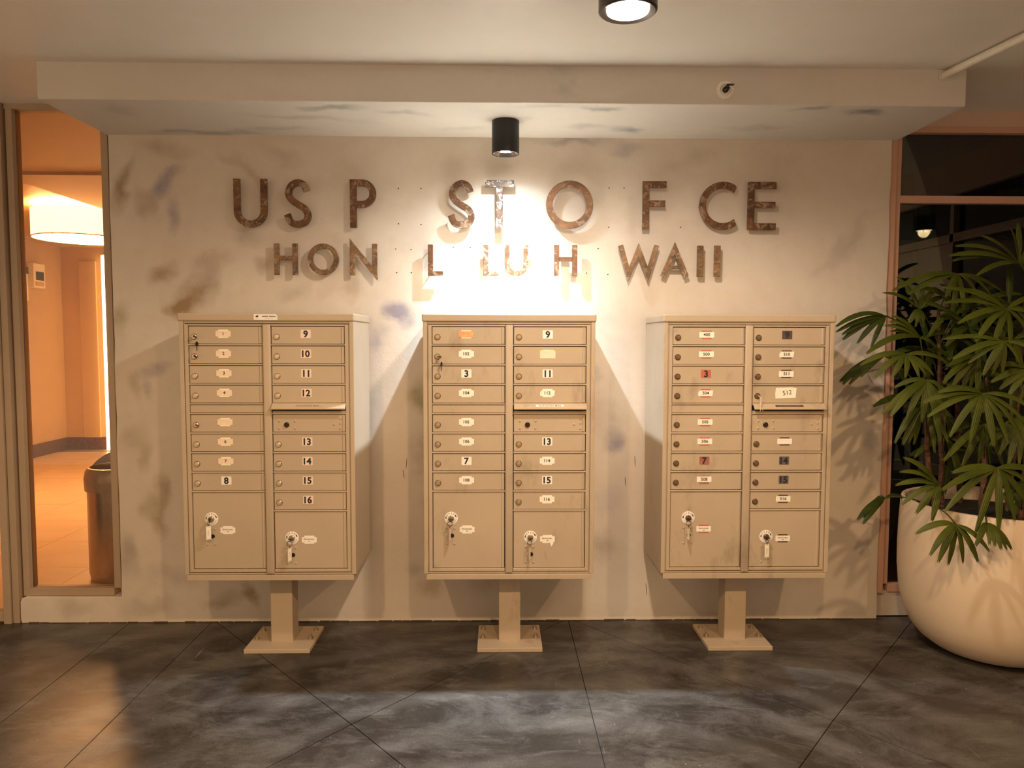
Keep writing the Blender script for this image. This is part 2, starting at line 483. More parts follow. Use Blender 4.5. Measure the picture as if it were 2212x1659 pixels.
slab([(-6,.03), (-1.932,.03), (-1.925,-2.12), (-6,-2.12)])
slab([(2.202,.03), (6,.03), (6,-2.12), (2.202,-2.12)])
for a, b in zip([-6, -1.925, -1.512, .345, 2.202], [-1.925, -1.512, .345, 2.202, 6]):
    slab([(a,-2.12), (b,-2.12), (b,-4.7), (a,-4.7)])

# --- plaster wall with the low curb under the lobby window; its free edges are a little uneven
random.seed(3)
out = [(-2.487, 0)]
out += [(-2.492, .02), (-2.491, .11), (-2.484, .130), (-2.465, .137)]
out += [(XL-.002, .136)]
z = .16
while z < HS: out.append((XL + random.uniform(-.003, .003), z)); z += .13
out += [(XL, HC), (XR, HC)]
z = HS
while z > .05: out.append((XR + random.uniform(-.004, .003), z)); z -= .11
out += [(XR, 0)]
wall = MB().prism(out, 0, .10, 'y').build('wall_back', M['plaster'], bevel=.004)
struct(wall, 'stained beige plaster wall behind the mail cabinets')
for hx, hz in [(-.5275,2.2286),(-.4135,2.2293),(-.5279,2.0523),(-.4145,2.0494),(.5364,2.2372),(.6121,2.2376),(.5365,2.0402),(.9026,2.042),
               (-.5428,1.926),(-.4657,1.924),(-.5391,1.8075),(-.4651,1.8077),(-.2527,1.9366),(-.166,1.9346),(.4254,1.8087),(.5342,1.8021),(.4833,1.9328)]:
    MB().lathe([(.0032,0),(.0032,.0012)], 8, (0,0,0), '-y').build('mounting_hole', M['dark_gap'], wall, (hx, 0, hz))
for x0, z0, x1, z1 in [(.6832,.8692,.6863,.8136),(.6339,.7603,.6369,.7118),(.7499,.1968,.7556,.135),(-.494,.8584,-.4991,.8055),(-.5135,.7983,-.509,.7549)]:
    MB().prism([(x0-.0012,z0),(x0+.0006,z0),((x0+x1)/2+.0024,(z0+z1)/2),(x1+.001,z1),(x1-.0008,z1),((x0+x1)/2-.0008,(z0+z1)/2)], -.0008, .001, 'y').build('gouge', M['grime_line'], wall)
# ragged dark line where plaster meets floor
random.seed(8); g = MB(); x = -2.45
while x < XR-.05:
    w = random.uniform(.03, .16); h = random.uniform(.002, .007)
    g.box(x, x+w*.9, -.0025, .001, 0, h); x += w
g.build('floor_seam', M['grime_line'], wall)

beam = MB().box(-1.978, 2.004, BY, .02, HS, HC+.01).build('trim_1', M['beam'], bevel=.004)
struct(beam, 'boxed plaster beam over the mail cabinets')

ceil = MB().box(-6, 6, -4.7, .35, HC, HC+.12).build('ceiling', M['ceiling'])
struct(ceil, 'smooth pale ceiling of the porch')

# --- lobby window left of the plaster wall
w1 = struct(empty('window_1', (-2.23, .05, 0)), 'lobby window with slim tan frame beside the plaster wall')
off = (2.23, -.05, 0)
def wp(mb, name, mat, par=w1, off=off, bevel=.002): return mb.build(name, mat, par, off, bevel=bevel)
wp(MB().box(-2.484, -2.452, .02, .09, .137, 2.612), 'window_post', M['frame_tan'])
wp(MB().box(-2.452, -2.018, .02, .085, .139, .176), 'window_sill', M['frame_tan'])
wp(MB().box(-2.020, -1.985, .025, .09, .176, 2.612), 'window_jamb', M['frame_tan'])
wp(MB().box(-2.49, -1.97, .02, .10, 2.612, 2.645), 'window_head', M['frame_tan'])
wp(MB().box(-2.452, -2.018, .050, .056, .170, 2.614), 'pane', M['glass'], bevel=0)
# --- lobby door at the frame's edge
d1 = struct(empty('door_1', (-3.05, .05, 0)), 'glazed lobby door with tan metal stiles at the far left')
dof = (3.05, -.05, 0)
wp(MB().box(-2.530, -2.497, .0, .09, 0, 2.645), 'door_frame', M['frame_tan'], d1, dof)
wp(MB().box(-2.570, -2.534, -.012, .06, 0, 2.60), 'stile', M['frame_tan'], d1, dof)
wp(MB().box(-3.50, -3.44, -.012, .06, .01, 2.60), 'stile', M['frame_tan'], d1, dof)
wp(MB().box(-3.44, -2.570, -.006, .055, .012, .062), 'bottom_rail', M['frame_tan'], d1, dof)
wp(MB().box(-3.44, -2.570, -.006, .055, 2.53, 2.60), 'top_rail', M['frame_tan'], d1, dof)
wp(MB().box(-3.44, -2.570, .022, .028, .055, 2.54), 'pane', M['glass'], d1, dof, 0)
wp(MB().box(-3.56, -2.530, 0, .10, 2.604, 2.645), 'door_head', M['frame_tan'], d1, dof)
wl = MB().box(-6.0, -3.50, .0, .10, 0, HC).build('wall_left', M['header'])
struct(wl, 'plain wall left of the lobby door')

# --- lobby behind the glass
LX0, LX1, LY1, LZ = -5.759, -1.10, 6.011, 2.63
lf = struct(MB().box(LX0, LX1, .03, LY1, -.2, -.003).build('floor', M['lobby_joint']), 'warm lit tiled floor inside the lobby')
tm = {}
xx = [LX0+.02, -5.645, -5.045, -4.445, -3.845, -3.245, -2.645, -2.045, -1.445, LX1-.01]
yy = [.035, .32] + [.925+.605*k for k in range(9)]
for a, b in zip(xx, xx[1:]):
    for c_, d_ in zip(yy, yy[1:]):
        d_ = min(d_, LY1-.01); key = (round(b-a, 3), round(d_-c_, 3))
        if key not in tm: tm[key] = MB().box(-key[0]/2+.0015, key[0]/2-.0015, -key[1]/2+.0015, key[1]/2-.0015, -.015, 0).mesh('floor_tile')
        obj('floor_tile', tm[key], M['lobby_tile'], lf, ((a+b)/2, (c_+d_)/2, 0))
struct(MB().box(LX0-.1, LX1+.1, LY1, LY1+.1, -.2, 2.75).build('wall_far', M['lobby_wall']), 'yellow lit end wall of the lobby')
struct(MB().box(LX0-.1, LX0, .10, LY1, -.2, 2.75).build('wall_lobby_left', M['lobby_wall']), 'yellow lit left wall of the lobby')
struct(MB().box(LX1, LX1+.1, .10, LY1, -.2, 2.75).build('wall_lobby_right', M['lobby_wall']), 'lobby wall behind the plaster wall')
lc = MB().box(LX0, LX1, .35, LY1, 2.66, 2.75)
lc.box(-3.48, LX1, 1.45, LY1, 2.60, 2.66).box(LX0, LX1, .10, 1.45, 2.622, 2.66)
struct(lc.build('ceiling', M['lobby_ceiling']), 'stepped lobby ceiling around the drum lamp')
b1 = MB().box(LX0, -1.2, LY1-.018, LY1, 0, .160).build('baseboard_far', M['base_wood'], bevel=.003); struct(b1, 'dark wooden baseboard along the lobby end wall')
b2 = MB().box(LX0, LX0+.018, .12, LY1-.018, 0, .160).build('baseboard_left', M['base_wood'], bevel=.003); struct(b2, 'dark wooden baseboard along the lobby left wall')
# shallow projecting door leaf panel on the end wall
struct(MB().box(-5.52, -5.30, LY1-.03, LY1, .16, 2.48).build('trim_2', M['lobby_wall'], bevel=.004), 'shallow pilaster on the lobby end wall')

# --- dark window on the right with its curb and header
w2 = struct(empty('window_2', (2.4, .05, 0)), 'dark storefront window with salmon frame behind the palm')
o2 = (-2.4, -.05, 0)
for nm, b in (('window_post', (1.96, 2.012, .012, .10, .135, 2.60)), ('window_post', (2.012, 2.045, .03, .09, .178, 2.53)),
              ('window_head', (1.96, 2.95, .02, .09, 2.53, 2.560)), ('transom', (2.045, 2.95, .03, .09, 2.176, 2.214)),
              ('window_sill', (2.045, 2.95, .028, .09, .136, .180))):
    wp(MB().box(*b), nm, M['frame_pink'], w2, o2)
wp(MB().box(2.04, 2.95, .056, .062, .175, 2.18), 'pane', M['glass_dark'], w2, o2, 0)
wp(MB().box(2.04, 2.95, .056, .062, 2.21, 2.535), 'pane', M['glass_dark'], w2, o2, 0)
struct(MB().box(1.96, 2.95, .03, .11, 2.560, HC).build('trim_3', M['header']), 'salmon header above the dark window')
struct(MB().box(1.96, 2.95, .045, .11, 0, .136).build('trim_4', M['plaster'], bevel=.003), 'low curb under the dark window')
# unlit shop behind it
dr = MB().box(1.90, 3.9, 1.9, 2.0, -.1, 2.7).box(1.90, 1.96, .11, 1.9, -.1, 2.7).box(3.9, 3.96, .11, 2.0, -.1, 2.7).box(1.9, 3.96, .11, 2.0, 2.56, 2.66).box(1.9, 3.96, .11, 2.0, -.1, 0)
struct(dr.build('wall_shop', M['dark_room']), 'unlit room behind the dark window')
# return storefront on the right, outside the picture but mirrored in the dark window
w3 = struct(empty('window_3', (2.93, -1.6, 0)), 'return storefront with salmon frame on the right side')
o3 = (-2.93, 1.6, 0)
for nm, b in (('window_head', (2.89, 2.97, -3.6, .10, 2.40, HC)), ('transom', (2.89, 2.97, -3.6, .03, 2.10, 2.155)), ('window_sill', (2.89, 2.97, -3.6, .03, 0, .18)),
              ('mullion', (2.89, 2.97, -.86, -.82, .18, 2.40)), ('mullion', (2.89, 2.97, -1.82, -1.78, .18, 2.40)), ('mullion', (2.89, 2.97, -2.78, -2.74, .18, 2.40)), ('mullion', (2.89, 2.97, -3.64, -3.6, 0, HC)),
              ('lower_panel', (2.905, 2.955, -1.78, -.86, 1.55, 2.10))):
    wp(MB().box(*b), nm, M['header'], w3, o3)
wp(MB().box(2.927, 2.933, -3.6, .03, .18, 2.40), 'pane', M['glass_dark'], w3, o3, 0)
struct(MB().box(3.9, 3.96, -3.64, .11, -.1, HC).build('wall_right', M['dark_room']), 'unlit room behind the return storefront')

# ================================================================== LAMPS
def canister(loc, h, r, label, cat='lamp'):
    t = tag(empty('canister_downlight', loc), label, cat)
    MB().lathe([(r*.86, -h*.14), (r*.97, -h), (r, -h), (r, 0), (.01, 0)], 40, cap=False).build('housing', M['black'], t, smooth=True)
    # facetted reflector
    vs = []; fs = []; n = 24
    for k, (rr, hh) in enumerate(((r*.95, -h+.001), (r*.80, -h+.018), (r*.42, -h+.040), (r*.22, -h+.046))):
        for i in range(n):
            a = 2*math.pi*i/n; q = rr*(1-.05*(i % 2))
            vs.append((q*math.cos(a), q*math.sin(a), hh))
    for k in range(3):
        for i in range(n): fs.append((k*n+i, k*n+(i+1) % n, (k+1)*n+(i+1) % n, (k+1)*n+i))
    MB().add(vs, fs).build('reflector', M['chrome'], t)
    MB().lathe([(r*.22, -h+.046), (r*.21, -h+.050)], 16).build('light_source', M['led_spot'], t)
    return t
cl = canister((.009, -.273, HS), .150, .0637, 'black cylindrical downlight hanging under the beam above the centre cabinet')
def beam_profile(o, power, spill):
    """narrow reflector beam: intensity follows cos^power around the lamp's axis plus a faint wide spill"""
    d = o.data; d.use_nodes = True; nt = d.node_tree
    em = nt.nodes['Emission']
    g = nt.nodes.new('ShaderNodeNewGeometry'); sx = nt.nodes.new('ShaderNodeSeparateXYZ')
    def mt(op, a, b=None):
        x = nt.nodes.new('ShaderNodeMath'); x.operation = op
        for k, q in enumerate((a, b)):
            if q is None: continue
            if isinstance(q, (int, float)): x.inputs[k].default_value = q
            else: nt.links.new(q, x.inputs[k])
        return x.outputs[0]
    nt.links.new(g.outputs['Incoming'], sx.inputs[0])
    c_ = mt('ABSOLUTE', sx.outputs['Z'])
    v = mt('ADD', mt('POWER', c_, power), mt('MULTIPLY', mt('POWER', c_, 2.0), spill))
    nt.links.new(v, em.inputs['Strength'])
beam_profile(add_light(cl, 'POINT', (0, 0, -.128), SPOT_WALL[0], SPOT_WALL[1], .012), 10.5, .045)

def downlight(x, y, label, col, energy, mat, group=None):
    t = tag(empty('ceiling_downlight', (x, y, HC)), label, 'lamp', group)
    MB().lathe([(.066, -.130), (.086, -.1355), (.0925, -.130), (.0925, 0), (.01, 0)], 40, cap=False).build('housing', M['lamp_grey'], t, smooth=True)
    MB().lathe([(.066, -.128), (.066, -.133)], 32).build('diffuser', mat, t)
    add_light(t, 'SPOT', (0, 0, -.150), energy, col, .05, R(171), .42)
    return t
downlight(.385, -1.367, 'round bronze downlight glowing on the ceiling at the top edge', CEILING_NEAR[1], CEILING_NEAR[0], M['led'])
for i, x in enumerate((-1.05, .40, 1.85)):
    downlight(x, -3.05, ['warm ceiling downlight behind the viewer, left of three', 'warm ceiling downlight behind the viewer, middle of three', 'warm ceiling downlight behind the viewer, right of three'][i],
              CEILING_FAR[1], CEILING_FAR[0], M['led_far'], 'warm downlights towards the street')

dl = tag(empty('drum_lamp', (-3.79, 3.02, 2.66)), 'large white glowing drum lamp on the lobby ceiling', 'lamp')
MB().lathe([(.395, -.05), (.40, -.05), (.40, -.29), (.395, -.29)], 48, cap=False).build('shade', M['drum'], dl, smooth=True)
MB().lathe([(.392, -.262), (.392, -.268)], 48).build('diffuser', M['drum_low'], dl, smooth=True)
MB().lathe([(.402, -.285), (.404, -.29), (.402, -.295), (.394, -.295), (.394, -.285)], 48, cap=False).build('rim', M['tape'], dl, smooth=True)
for a in range(3):
    w = R(20+120*a)
    MB().tube([(0, 0, -.29), (.395*math.cos(w), .395*math.sin(w), -.29)], .004, 6).build('spoke', M['tape'], dl)
MB().lathe([(.06, -.05), (.06, 0)], 20).build('stem', M['frame_tan'], dl)
ls = tag(empty('light_strip', (-5.17, LY1-.06, 0)), 'tall bright vertical light strip at the lobby end wall', 'light')
MB().box(-.028, .028, -.02, .02, .0, 2.55).build('tube', M['strip'], ls)
MB().box(-.040, .040, .02, .06, .0, 2.57).build('back_channel', M['frame_tan'], ls)
# ================================================================== MAIL CABINETS
YF = -.4316            # front face of the cabinets
PO = .245              # cabinet root stands at the pedestal, y = -PO
def row_top(k): return 1.528 - .0888*k if k < 4 else 1.129 - .0892*(k-4)
DH, DW = .0800, .328   # door height and width
def door_mesh(w, h, lip=True):
    m = MB().box(-w/2+.001, w/2-.001, 0, .012, -h/2+.001, h/2-.001)
    me = m.mesh('door', .0012, 1)
    if lip:
        m2 = MB().box(-w/2+.001, w/2-.001, 0, .012, -h/2+.001, h/2-.001)
        m2.prism([(.001, w/2-.016), (-.0035, w/2-.013), (-.0035, w/2-.006), (.001, w/2-.003)] and
                 [(w/2-.016, .001), (w/2-.0125, -.0035), (w/2-.007, -.0035), (w/2-.004, .001)], -h/2+.002, h/2-.002, 'z')
        me = m2.mesh('door', .0008, 1)
    return me
DOOR = door_mesh(DW, DH)
LOCK = MB().lathe([(.0125, 0), (.0125, .0035), (.0105, .0055), (.0075, .0055), (.0070, .0085), (.002, .0090)], 20, axis='-y').box(-.0009, .0009, -.0095, -.0085, -.0045, .0045).mesh('lock', smooth=True)
LOCKSHADOW = MB().lathe([(.0142, 0), (.0142, .0010)], 20, axis='-y').mesh('lock_shadow')  # thin dark disc drawn as a shadow ring behind the lock
RIVET = MB().dome((0,0,0), .0052, .0035).mesh('rivet', smooth=True)
PLATE = MB().prism(rrect(.046, .038, .003), -.0008, .0006, 'y').mesh('number_plate')
TAPE = MB().prism(rrect(.068, .026, .002), -.0014, -.0008, 'y').mesh('paper_label')
CUT = MB().prism([(-.034,-.013),(.034,-.013),(.034,.006),(.026,.013),(-.034,.013)], -.0014, -.0008, 'y').mesh('paper_label')
CUT2 = MB().prism([(-.034,-.013),(.031,-.013),(.034,.013),(-.026,.013),(-.034,.004)], -.0014, -.0008, 'y').mesh('paper_label')
BIGTAPE = MB().prism([(-.035,-.020),(.035,-.020),(.035,.012),(.026,.019),(-.035,.017)], -.0014, -.0008, 'y').mesh('paper_label')
HANDPAPER = MB().prism([(-.047,-.025),(.046,-.021),(.049,.024),(.030,.027),(-.046,.025),(-.049,-.004)], -.0016, -.0008, 'y').mesh('paper_label')
KEYPLATE = MB().lathe([(.0305, 0), (.0305, .0015), (.029, .0022)], 36, axis='-y').mesh('keyplate', smooth=True)
KNOB = MB().lathe([(.0135, 0), (.0135, .007), (.011, .0095), (.004, .0095)], 20, axis='-y').box(-.001, .001, -.0105, -.009, -.006, .006).mesh('lock', smooth=True)
LENS = MB().lathe([(.0095, 0), (.0095, .0014), (.006, .0016), (.0055, .0006)], 16, axis='-y').mesh('lens', smooth=True)
DISC = MB().lathe([(.0112, 0), (.0112, .0006)], 20, axis='-y').mesh('blank_plug')

def put_text(s, size, parent, y, dx=0, dz=0, bold=0, mat='ink', sx=1.0, tilt=0):
    return obj('number_print', text_mesh(s, size, bold, sx), M[mat], parent, (dx, y, dz), (R(90), R(tilt), 0))

def label_on(door, spec, dx=-.010, dz=.0055):
    """spec: (style, text)"""
    st, s = spec
    def plate(mat): return obj('number_plate', PLATE, M[mat], door, (dx, 0, dz))
    if st in ('plain', 'white', 'red', 'rust', 'dark', 'slate'):
        plate({'plain': 'pink_plate', 'white': 'white_plate', 'red': 'red_plate', 'rust': 'rust_plate', 'dark': 'dark_plate', 'slate': 'slate_plate'}[st])
        put_text(s, .041, door, -.0013, dx, dz, .0014, 'ink' if st != 'dark' else 'ink_blue', 1.02)
    elif st in ('cross', 'crosspale', 'crossred', 'crossdark'):
        plate({'cross': 'cream', 'crosspale': 'paper', 'crossred': 'red_plate', 'crossdark': 'dark_plate'}[st])
        me = random.choice((TAPE, TAPE, CUT, CUT2)) if st != 'cross' else TAPE
        obj('paper_label', me, M['tape' if st == 'cross' else 'paper'], door, (dx, 0, dz))
        if s: put_text(s, .0195, door, -.0019, dx, dz+.001, .0004, 'ink', 1.05)
    elif st == 'orange':
        plate('tape'); obj('paper_label', CUT, M['tape_orange'], door, (dx, 0, dz))
    elif st == 'tape':
        plate('cream'); obj('paper_label', BIGTAPE, M['tape'], door, (dx, 0, dz))
    elif st == 'hand':
        plate('dark_plate'); obj('paper_label', HANDPAPER, M['paper'], door, (dx, 0, dz))
        put_text(s, .030, door, -.0021, dx+.006, dz+.003, .0, 'ink', .95, -9)
    elif st == 'handsmall':
        plate('rust_plate'); obj('paper_label', TAPE, M['paper'], door, (dx, 0, dz+.003))
        put_text(s, .021, door, -.0019, dx, dz+.003, .0004, 'ink', 1.0)

def cabinet(cx, label, left, right, parcel_txt, worn, slot_style):
    t = tag(empty('mail_cabinet', (cx, -PO, 0)), label, 'mailbox', 'pedestal mail cabinets')
    L = (0, PO, 0)
    PM = M['tan_worn'] if worn else M['tan']
    LM = M[{'worn': 'lock', 'white': 'lock_half_lit', 'dark': 'lock_shaded'}[slot_style]]
    # body shell, open towards the doors
    b = MB().box(-.390, -.371, YF, -.035, .392, 1.552).box(.371, .390, YF, -.035, .392, 1.552).box(-.371, .371, -.050, -.035, .392, 1.552)
    b.box(-.371, .371, YF+.004, -.05, 1.540, 1.552).box(-.371, .371, YF+.004, -.05, .392, .400)
    b.build('body', PM, t, L, bevel=.002)
    MB().box(-.371, .371, YF+.022, YF+.03, .398, 1.542).build('backing', M['dark_gap'], t, L)
    cap = MB().prism([(-.3945, -.030), (-.3945, YF-.006), (.3945, YF-.006), (.3945, -.030)], 1.550, 1.5865, 'z')
    cap.build('cap', PM, t, L, bevel=.007, seg=3)
    MB().prism([(-.3800, -.045), (-.3800, YF-.002), (.3800, YF-.002), (.3800, -.045)], .3655, .3905, 'z').build('bottom_tray', PM, t, L, bevel=.002)
    # two hinged front frames: stiles, head and foot, rails between the compartments
    for s in (-1, 1):
        f = MB()
        a, c_ = (.3505, .366) if s > 0 else (-.366, -.3505)
        f.box(a, c_, YF, YF+.02, .404, 1.537)
        xa, xb = (.0195, .3505) if s > 0 else (-.3505, -.0195)
        f.box(xa, xb, YF, YF+.02, 1.5295, 1.537).box(xa, xb, YF, YF+.02, .404, .4175)
        nb = 9 if s < 0 else 10
        zs = []
        for k in range(4 if s > 0 else 4): zs.append((row_top(k)-DH-.0072, row_top(k)-DH-.0008))
        zs.append((1.1305, 1.1370) if s < 0 else (1.1305, 1.1365))
        for k in range(4, 8 if s < 0 else 9): zs.append((row_top(k)-DH-.0082, row_top(k)-DH-.0012))
        for z0, z1 in zs: f.box(xa, xb, YF+.001, YF+.02, z0, z1)
        f.build('front_frame', PM, t, L, bevel=.001, seg=1)
        # thin reveal strip between frame and body
        rv = MB().box(s*.3665 if s > 0 else -.3700, s*.3700 if s > 0 else -.3665, YF+.006, YF+.02, .402, 1.539)
        rv.build('reveal_strip', PM, t, L)
    MB().prism([(-.0180, YF+.018), (-.0180, YF-.001), (-.0125, YF-.0055), (.0125, YF-.0055), (.0180, YF-.001), (.0180, YF+.018)], .400, 1.5372, 'z').build('centre_post', PM, t, L, bevel=.0015, seg=2, smooth=True)
    # doors
    ycl = YF + .0055 + PO
    for s, specs in ((-1, left), (1, right)):
        for k, spec in enumerate(specs):
            if s > 0 and k == 4: continue
            zc = row_top(k) - DH/2
            d = obj('mailbox_door', DOOR, PM, t, (s*.1845, ycl, zc))
            obj('lock_shadow', LOCKSHADOW, M['lock_shadow'], d, (-DW/2+.0235, 0, -.0075))
            obj('lock', LOCK, LM, d, (-DW/2+.0235, 0, -.0075), (0, R(random.uniform(-8, 8)), 0))
            label_on(d, spec)
    MB().box(-.3485, -.0200, YF+.005, YF+.018, 1.1385, 1.1725).build('filler_panel', PM, t, L, bevel=.001, seg=1)
    # outgoing mail slot
    h = MB().prism([(YF+.012, 1.1815), (YF-.004, 1.1815), (YF-.027, 1.1600), (YF-.027, 1.1545), (YF-.024, 1.1545), (YF-.006, 1.1720), (YF+.012, 1.1720)], .0215, .3520, 'x')
    hood = h.build('slot_hood', PM, t, L, bevel=.0008, seg=1)
    sl = math.atan2(.0215, .023)
    mid = (.1845, YF-.0155, 1.17075)
    up = Vector((0, math.cos(sl), math.sin(sl))); nrm = Vector((0, -math.sin(sl), math.cos(sl)))
    q = Vector(mid) + nrm*.0006
    lab = MB().box(-.064, .064, -.0055, .0055, -.0004, .0003).mesh('slot_label')
    obj('slot_label', lab, M['white_plate' if slot_style == 'white' else 'tan' if slot_style == 'worn' else 'dark_plate'], hood, q, (sl, 0, 0))
    q2 = Vector(mid) + nrm*.0012
    obj('slot_print', text_mesh('OUTGOING MAIL', .0125, .0002, 1.05), M['ink' if slot_style == 'white' else 'ink_faint'], hood, q2, (sl, 0, 0))
    MB().box(.0215, .3505, YF+.0165, YF+.0185, 1.1370, 1.1720).build('slot_mouth', M['dark_gap'], t, L)
    MB().box(.0215, .3505, YF+.003, YF+.02, 1.1370, 1.1465).build('slot_sill', PM, t, L, bevel=.001, seg=1)
    # service panel with arrow lock
    zc = row_top(4) - DH/2
    pn = obj('lock_panel', DOOR, PM, t, (.1845, ycl, zc))
    for u_, z_ in ((.0497,1.0991),(.0497,1.0656),(.1203,1.0991),(.1203,1.0656),(.3255,1.1110),(.3255,1.0890),(.3259,1.0643),(.2964,1.0840)):
        obj('rivet', RIVET, PM, pn, (u_-.1845, 0, z_-zc))
    MB().lathe([(.0115, 0), (.0115, .006), (.009, .008), (.003, .008)], 18, axis='-y').build('lock', M['key_dark'], pn, (.0836-.1845, 0, 1.0827-zc), smooth=True)
    # parcel doors
    for s, ztop, zbot, kz, lz, hz in ((-1, .7715, .4190, .6503, .5982, .5697), (1, .6830, .4190, .5610, .5526, .4816)):
        hh = ztop-zbot; zc = (ztop+zbot)/2
        d = obj('parcel_door', door_mesh(DW, hh), PM, t, (s*.1845, ycl, zc))
        ku = -.2655 if s < 0 else .0985; lu = -.1925 if s < 0 else .177
        kp = (ku-s*.1845, 0, kz-zc)
        ring = obj('keyplate', KEYPLATE, M['white_plate'], d, kp)
        obj('lock', KNOB, M['lock_half_lit'] if slot_style != 'dark' else LM, d, (kp[0], -.002, kp[2]))
        for j, ch in enumerate('OPEN'):
            a = R(90 - (j-1.5)*27 + 8)
            o = obj('print', text_mesh(ch, .0105, .0002), M['ink_faint'], d, (kp[0]+.0235*math.cos(a), -.0026, kp[2]+.0235*math.sin(a)), (R(90), -(a-R(90)), 0))
        for a in (170, 28):
            a = R(a)
            MB().box(-.0055, .0055, -.0027, -.0018, -.0022, .0022).build('arrow_mark', M['ink_blue'], d, (kp[0]+.0238*math.cos(a), 0, kp[2]+.0238*math.sin(a)), rot=(0, -(a-R(90)), 0))
        for a in (-25, -50, -75):
            a = R(a)
            MB().box(-.005, .005, -.0025, -.0018, -.0006, .0006).build('print', M['ink_faint'], d, (kp[0]+.0225*math.cos(a), 0, kp[2]+.0225*math.sin(a)), rot=(0, -(a-R(90)), 0))
        obj('blank_plug', DISC, PM, d, (kp[0]-.056, 0, kp[2]-.010))
        obj('lens', LENS, M['black'], d, (ku+.004-s*.1845, 0, hz-zc))
        for ru, rz in ((-.020, .035), (.0155, .033), (-.020, -.038), (.0155, -.038)):
            obj('rivet', RIVET, PM, d, (ku+ru-s*.1845, 0, hz+rz-zc))
        stl = {'l': 'paper', 'r': 'red_plate', 'd': 'dark_plate'}[parcel_txt[2 if s < 0 else 3]]
        obj('number_plate', PLATE, M[stl], d, (lu-s*.1845, 0, lz-zc))
        obj('paper_label', TAPE, M['paper'], d, (lu-s*.1845, 0, lz-zc))
        obj('print', text_mesh('Parcel locker', .0088, .0002), M['ink_faint'], d, (lu-s*.1845, -.0019, lz-zc+.0035), FACE)
        obj('print', text_mesh(parcel_txt[0 if s < 0 else 1], .0080, .0001), M['ink_faint'], d, (lu-s*.1845, -.0019, lz-zc-.006), FACE)
    # pedestal
    MB().box(-.046, .058, -.299, -.195, .012, .370).build('pedestal_post', PM, t, L, bevel=.004)
    bp = MB().prism([(-.148, -.105), (-.148, -.385), (.160, -.385), (.160, -.105)], 0, .020, 'z').build('base_plate', PM, t, L, bevel=.0025)
    for bx, by in ((-.124, -.160), (-.124, -.262), (.134, -.160), (.134, -.262)):
        MB().lathe([(.0125, .020), (.0125, .0225)], 16).lathe([(.0095, .0225), (.0095, .032)], 6).lathe([(.0052, .032), (.0052, .040), (.003, .0415)], 10).build('anchor_bolt', M['bolt'], bp, (bx, by, 0))
    return t

random.seed(11)
CX = (-1.066, .026, 1.119)
cab0 = cabinet(CX[0], 'tan pedestal mail cabinet numbered 1 to 16, leftmost, with a sticker on its cap',
    [('cross','1'),('cross','2'),('cross','3'),('cross','4'),('cross',''),('cross','6'),('cross','7'),('white','8')],
    [('plain','9'),('plain','10'),('plain','11'),('plain','12'),None,('plain','13'),('plain','14'),('plain','15'),('plain','16')],
    ('#2', '#1', 'l', 'l'), False, 'worn')
cab1 = cabinet(CX[1], 'tan pedestal mail cabinet numbered 102 to 116, in the middle under the canister lamp',
    [('orange',''),('crosspale','102'),('white','3'),('crosspale','104'),('crosspale','105'),('crosspale','106'),('white','7'),('crosspale','108')],
    [('white','9'),('tape',''),('white','11'),('crosspale','112'),None,('white','13'),('crosspale','114'),('white','15'),('crosspale','116')],
    ('#3', '#4', 'l', 'l'), True, 'white')
cab2 = cabinet(CX[2], 'tan pedestal mail cabinet numbered 400 to 516, right of the three beside the palm',
    [('crossred','400'),('crossred','500'),('red','3'),('crossred','504'),('crossred','505'),('crossred','506'),('rust','7'),('handsmall','508')],
    [('dark','9'),('crossdark','510'),('crossdark','511'),('hand','512'),None,('crossdark',''),('slate','14'),('slate','15'),('crossdark','516')],
    ('#5', '#6', 'r', 'd'), True, 'dark')

# sticker on the left cabinet's cap
st = MB().prism([(-.0525,-.013),(.0525,-.013),(.0525,.006),(.043,.013),(-.0525,.013)], -.0006, .0004, 'y').build('cap_sticker', M['white_plate'], cab0, (0, YF-.006+PO-.0004, 1.5685))
MB().prism([(-.0455,.002),(-.041,.006),(-.033,.009),(-.030,.008),(-.036,.0045),(-.031,.0045),(-.033,.000),(-.040,-.004),(-.036,.0005),(-.042,.000)], -.0009, -.0006, 'y').build('eagle_mark', M['ink'], st)
for x0, x1, z0, z1, mm in ((-.016,.012,.0005,.0045,'ink_faint'), (.016,.046,.0005,.0045,'ink_faint'), (-.010,.040,.0078,.0090,'ink_faint'), (-.008,.038,-.0052,-.0042,'tag_edge'), (-.046,-.025,-.0085,-.0075,'tag_edge')):
    MB().box(x0, x1, -.0009, -.0006, z0, z1).build('blurred_line', M[mm], st)
# torn flap on the parcel label of the middle cabinet
MB().prism([(-.004,.0),(.024,.012),(.024,.0),(.018,-.020),(.010,-.032),(.004,-.014)], -.0022, -.0015, 'y').build('torn_label', M['paper'], cab1, (.185, YF+.0055+PO, .548))

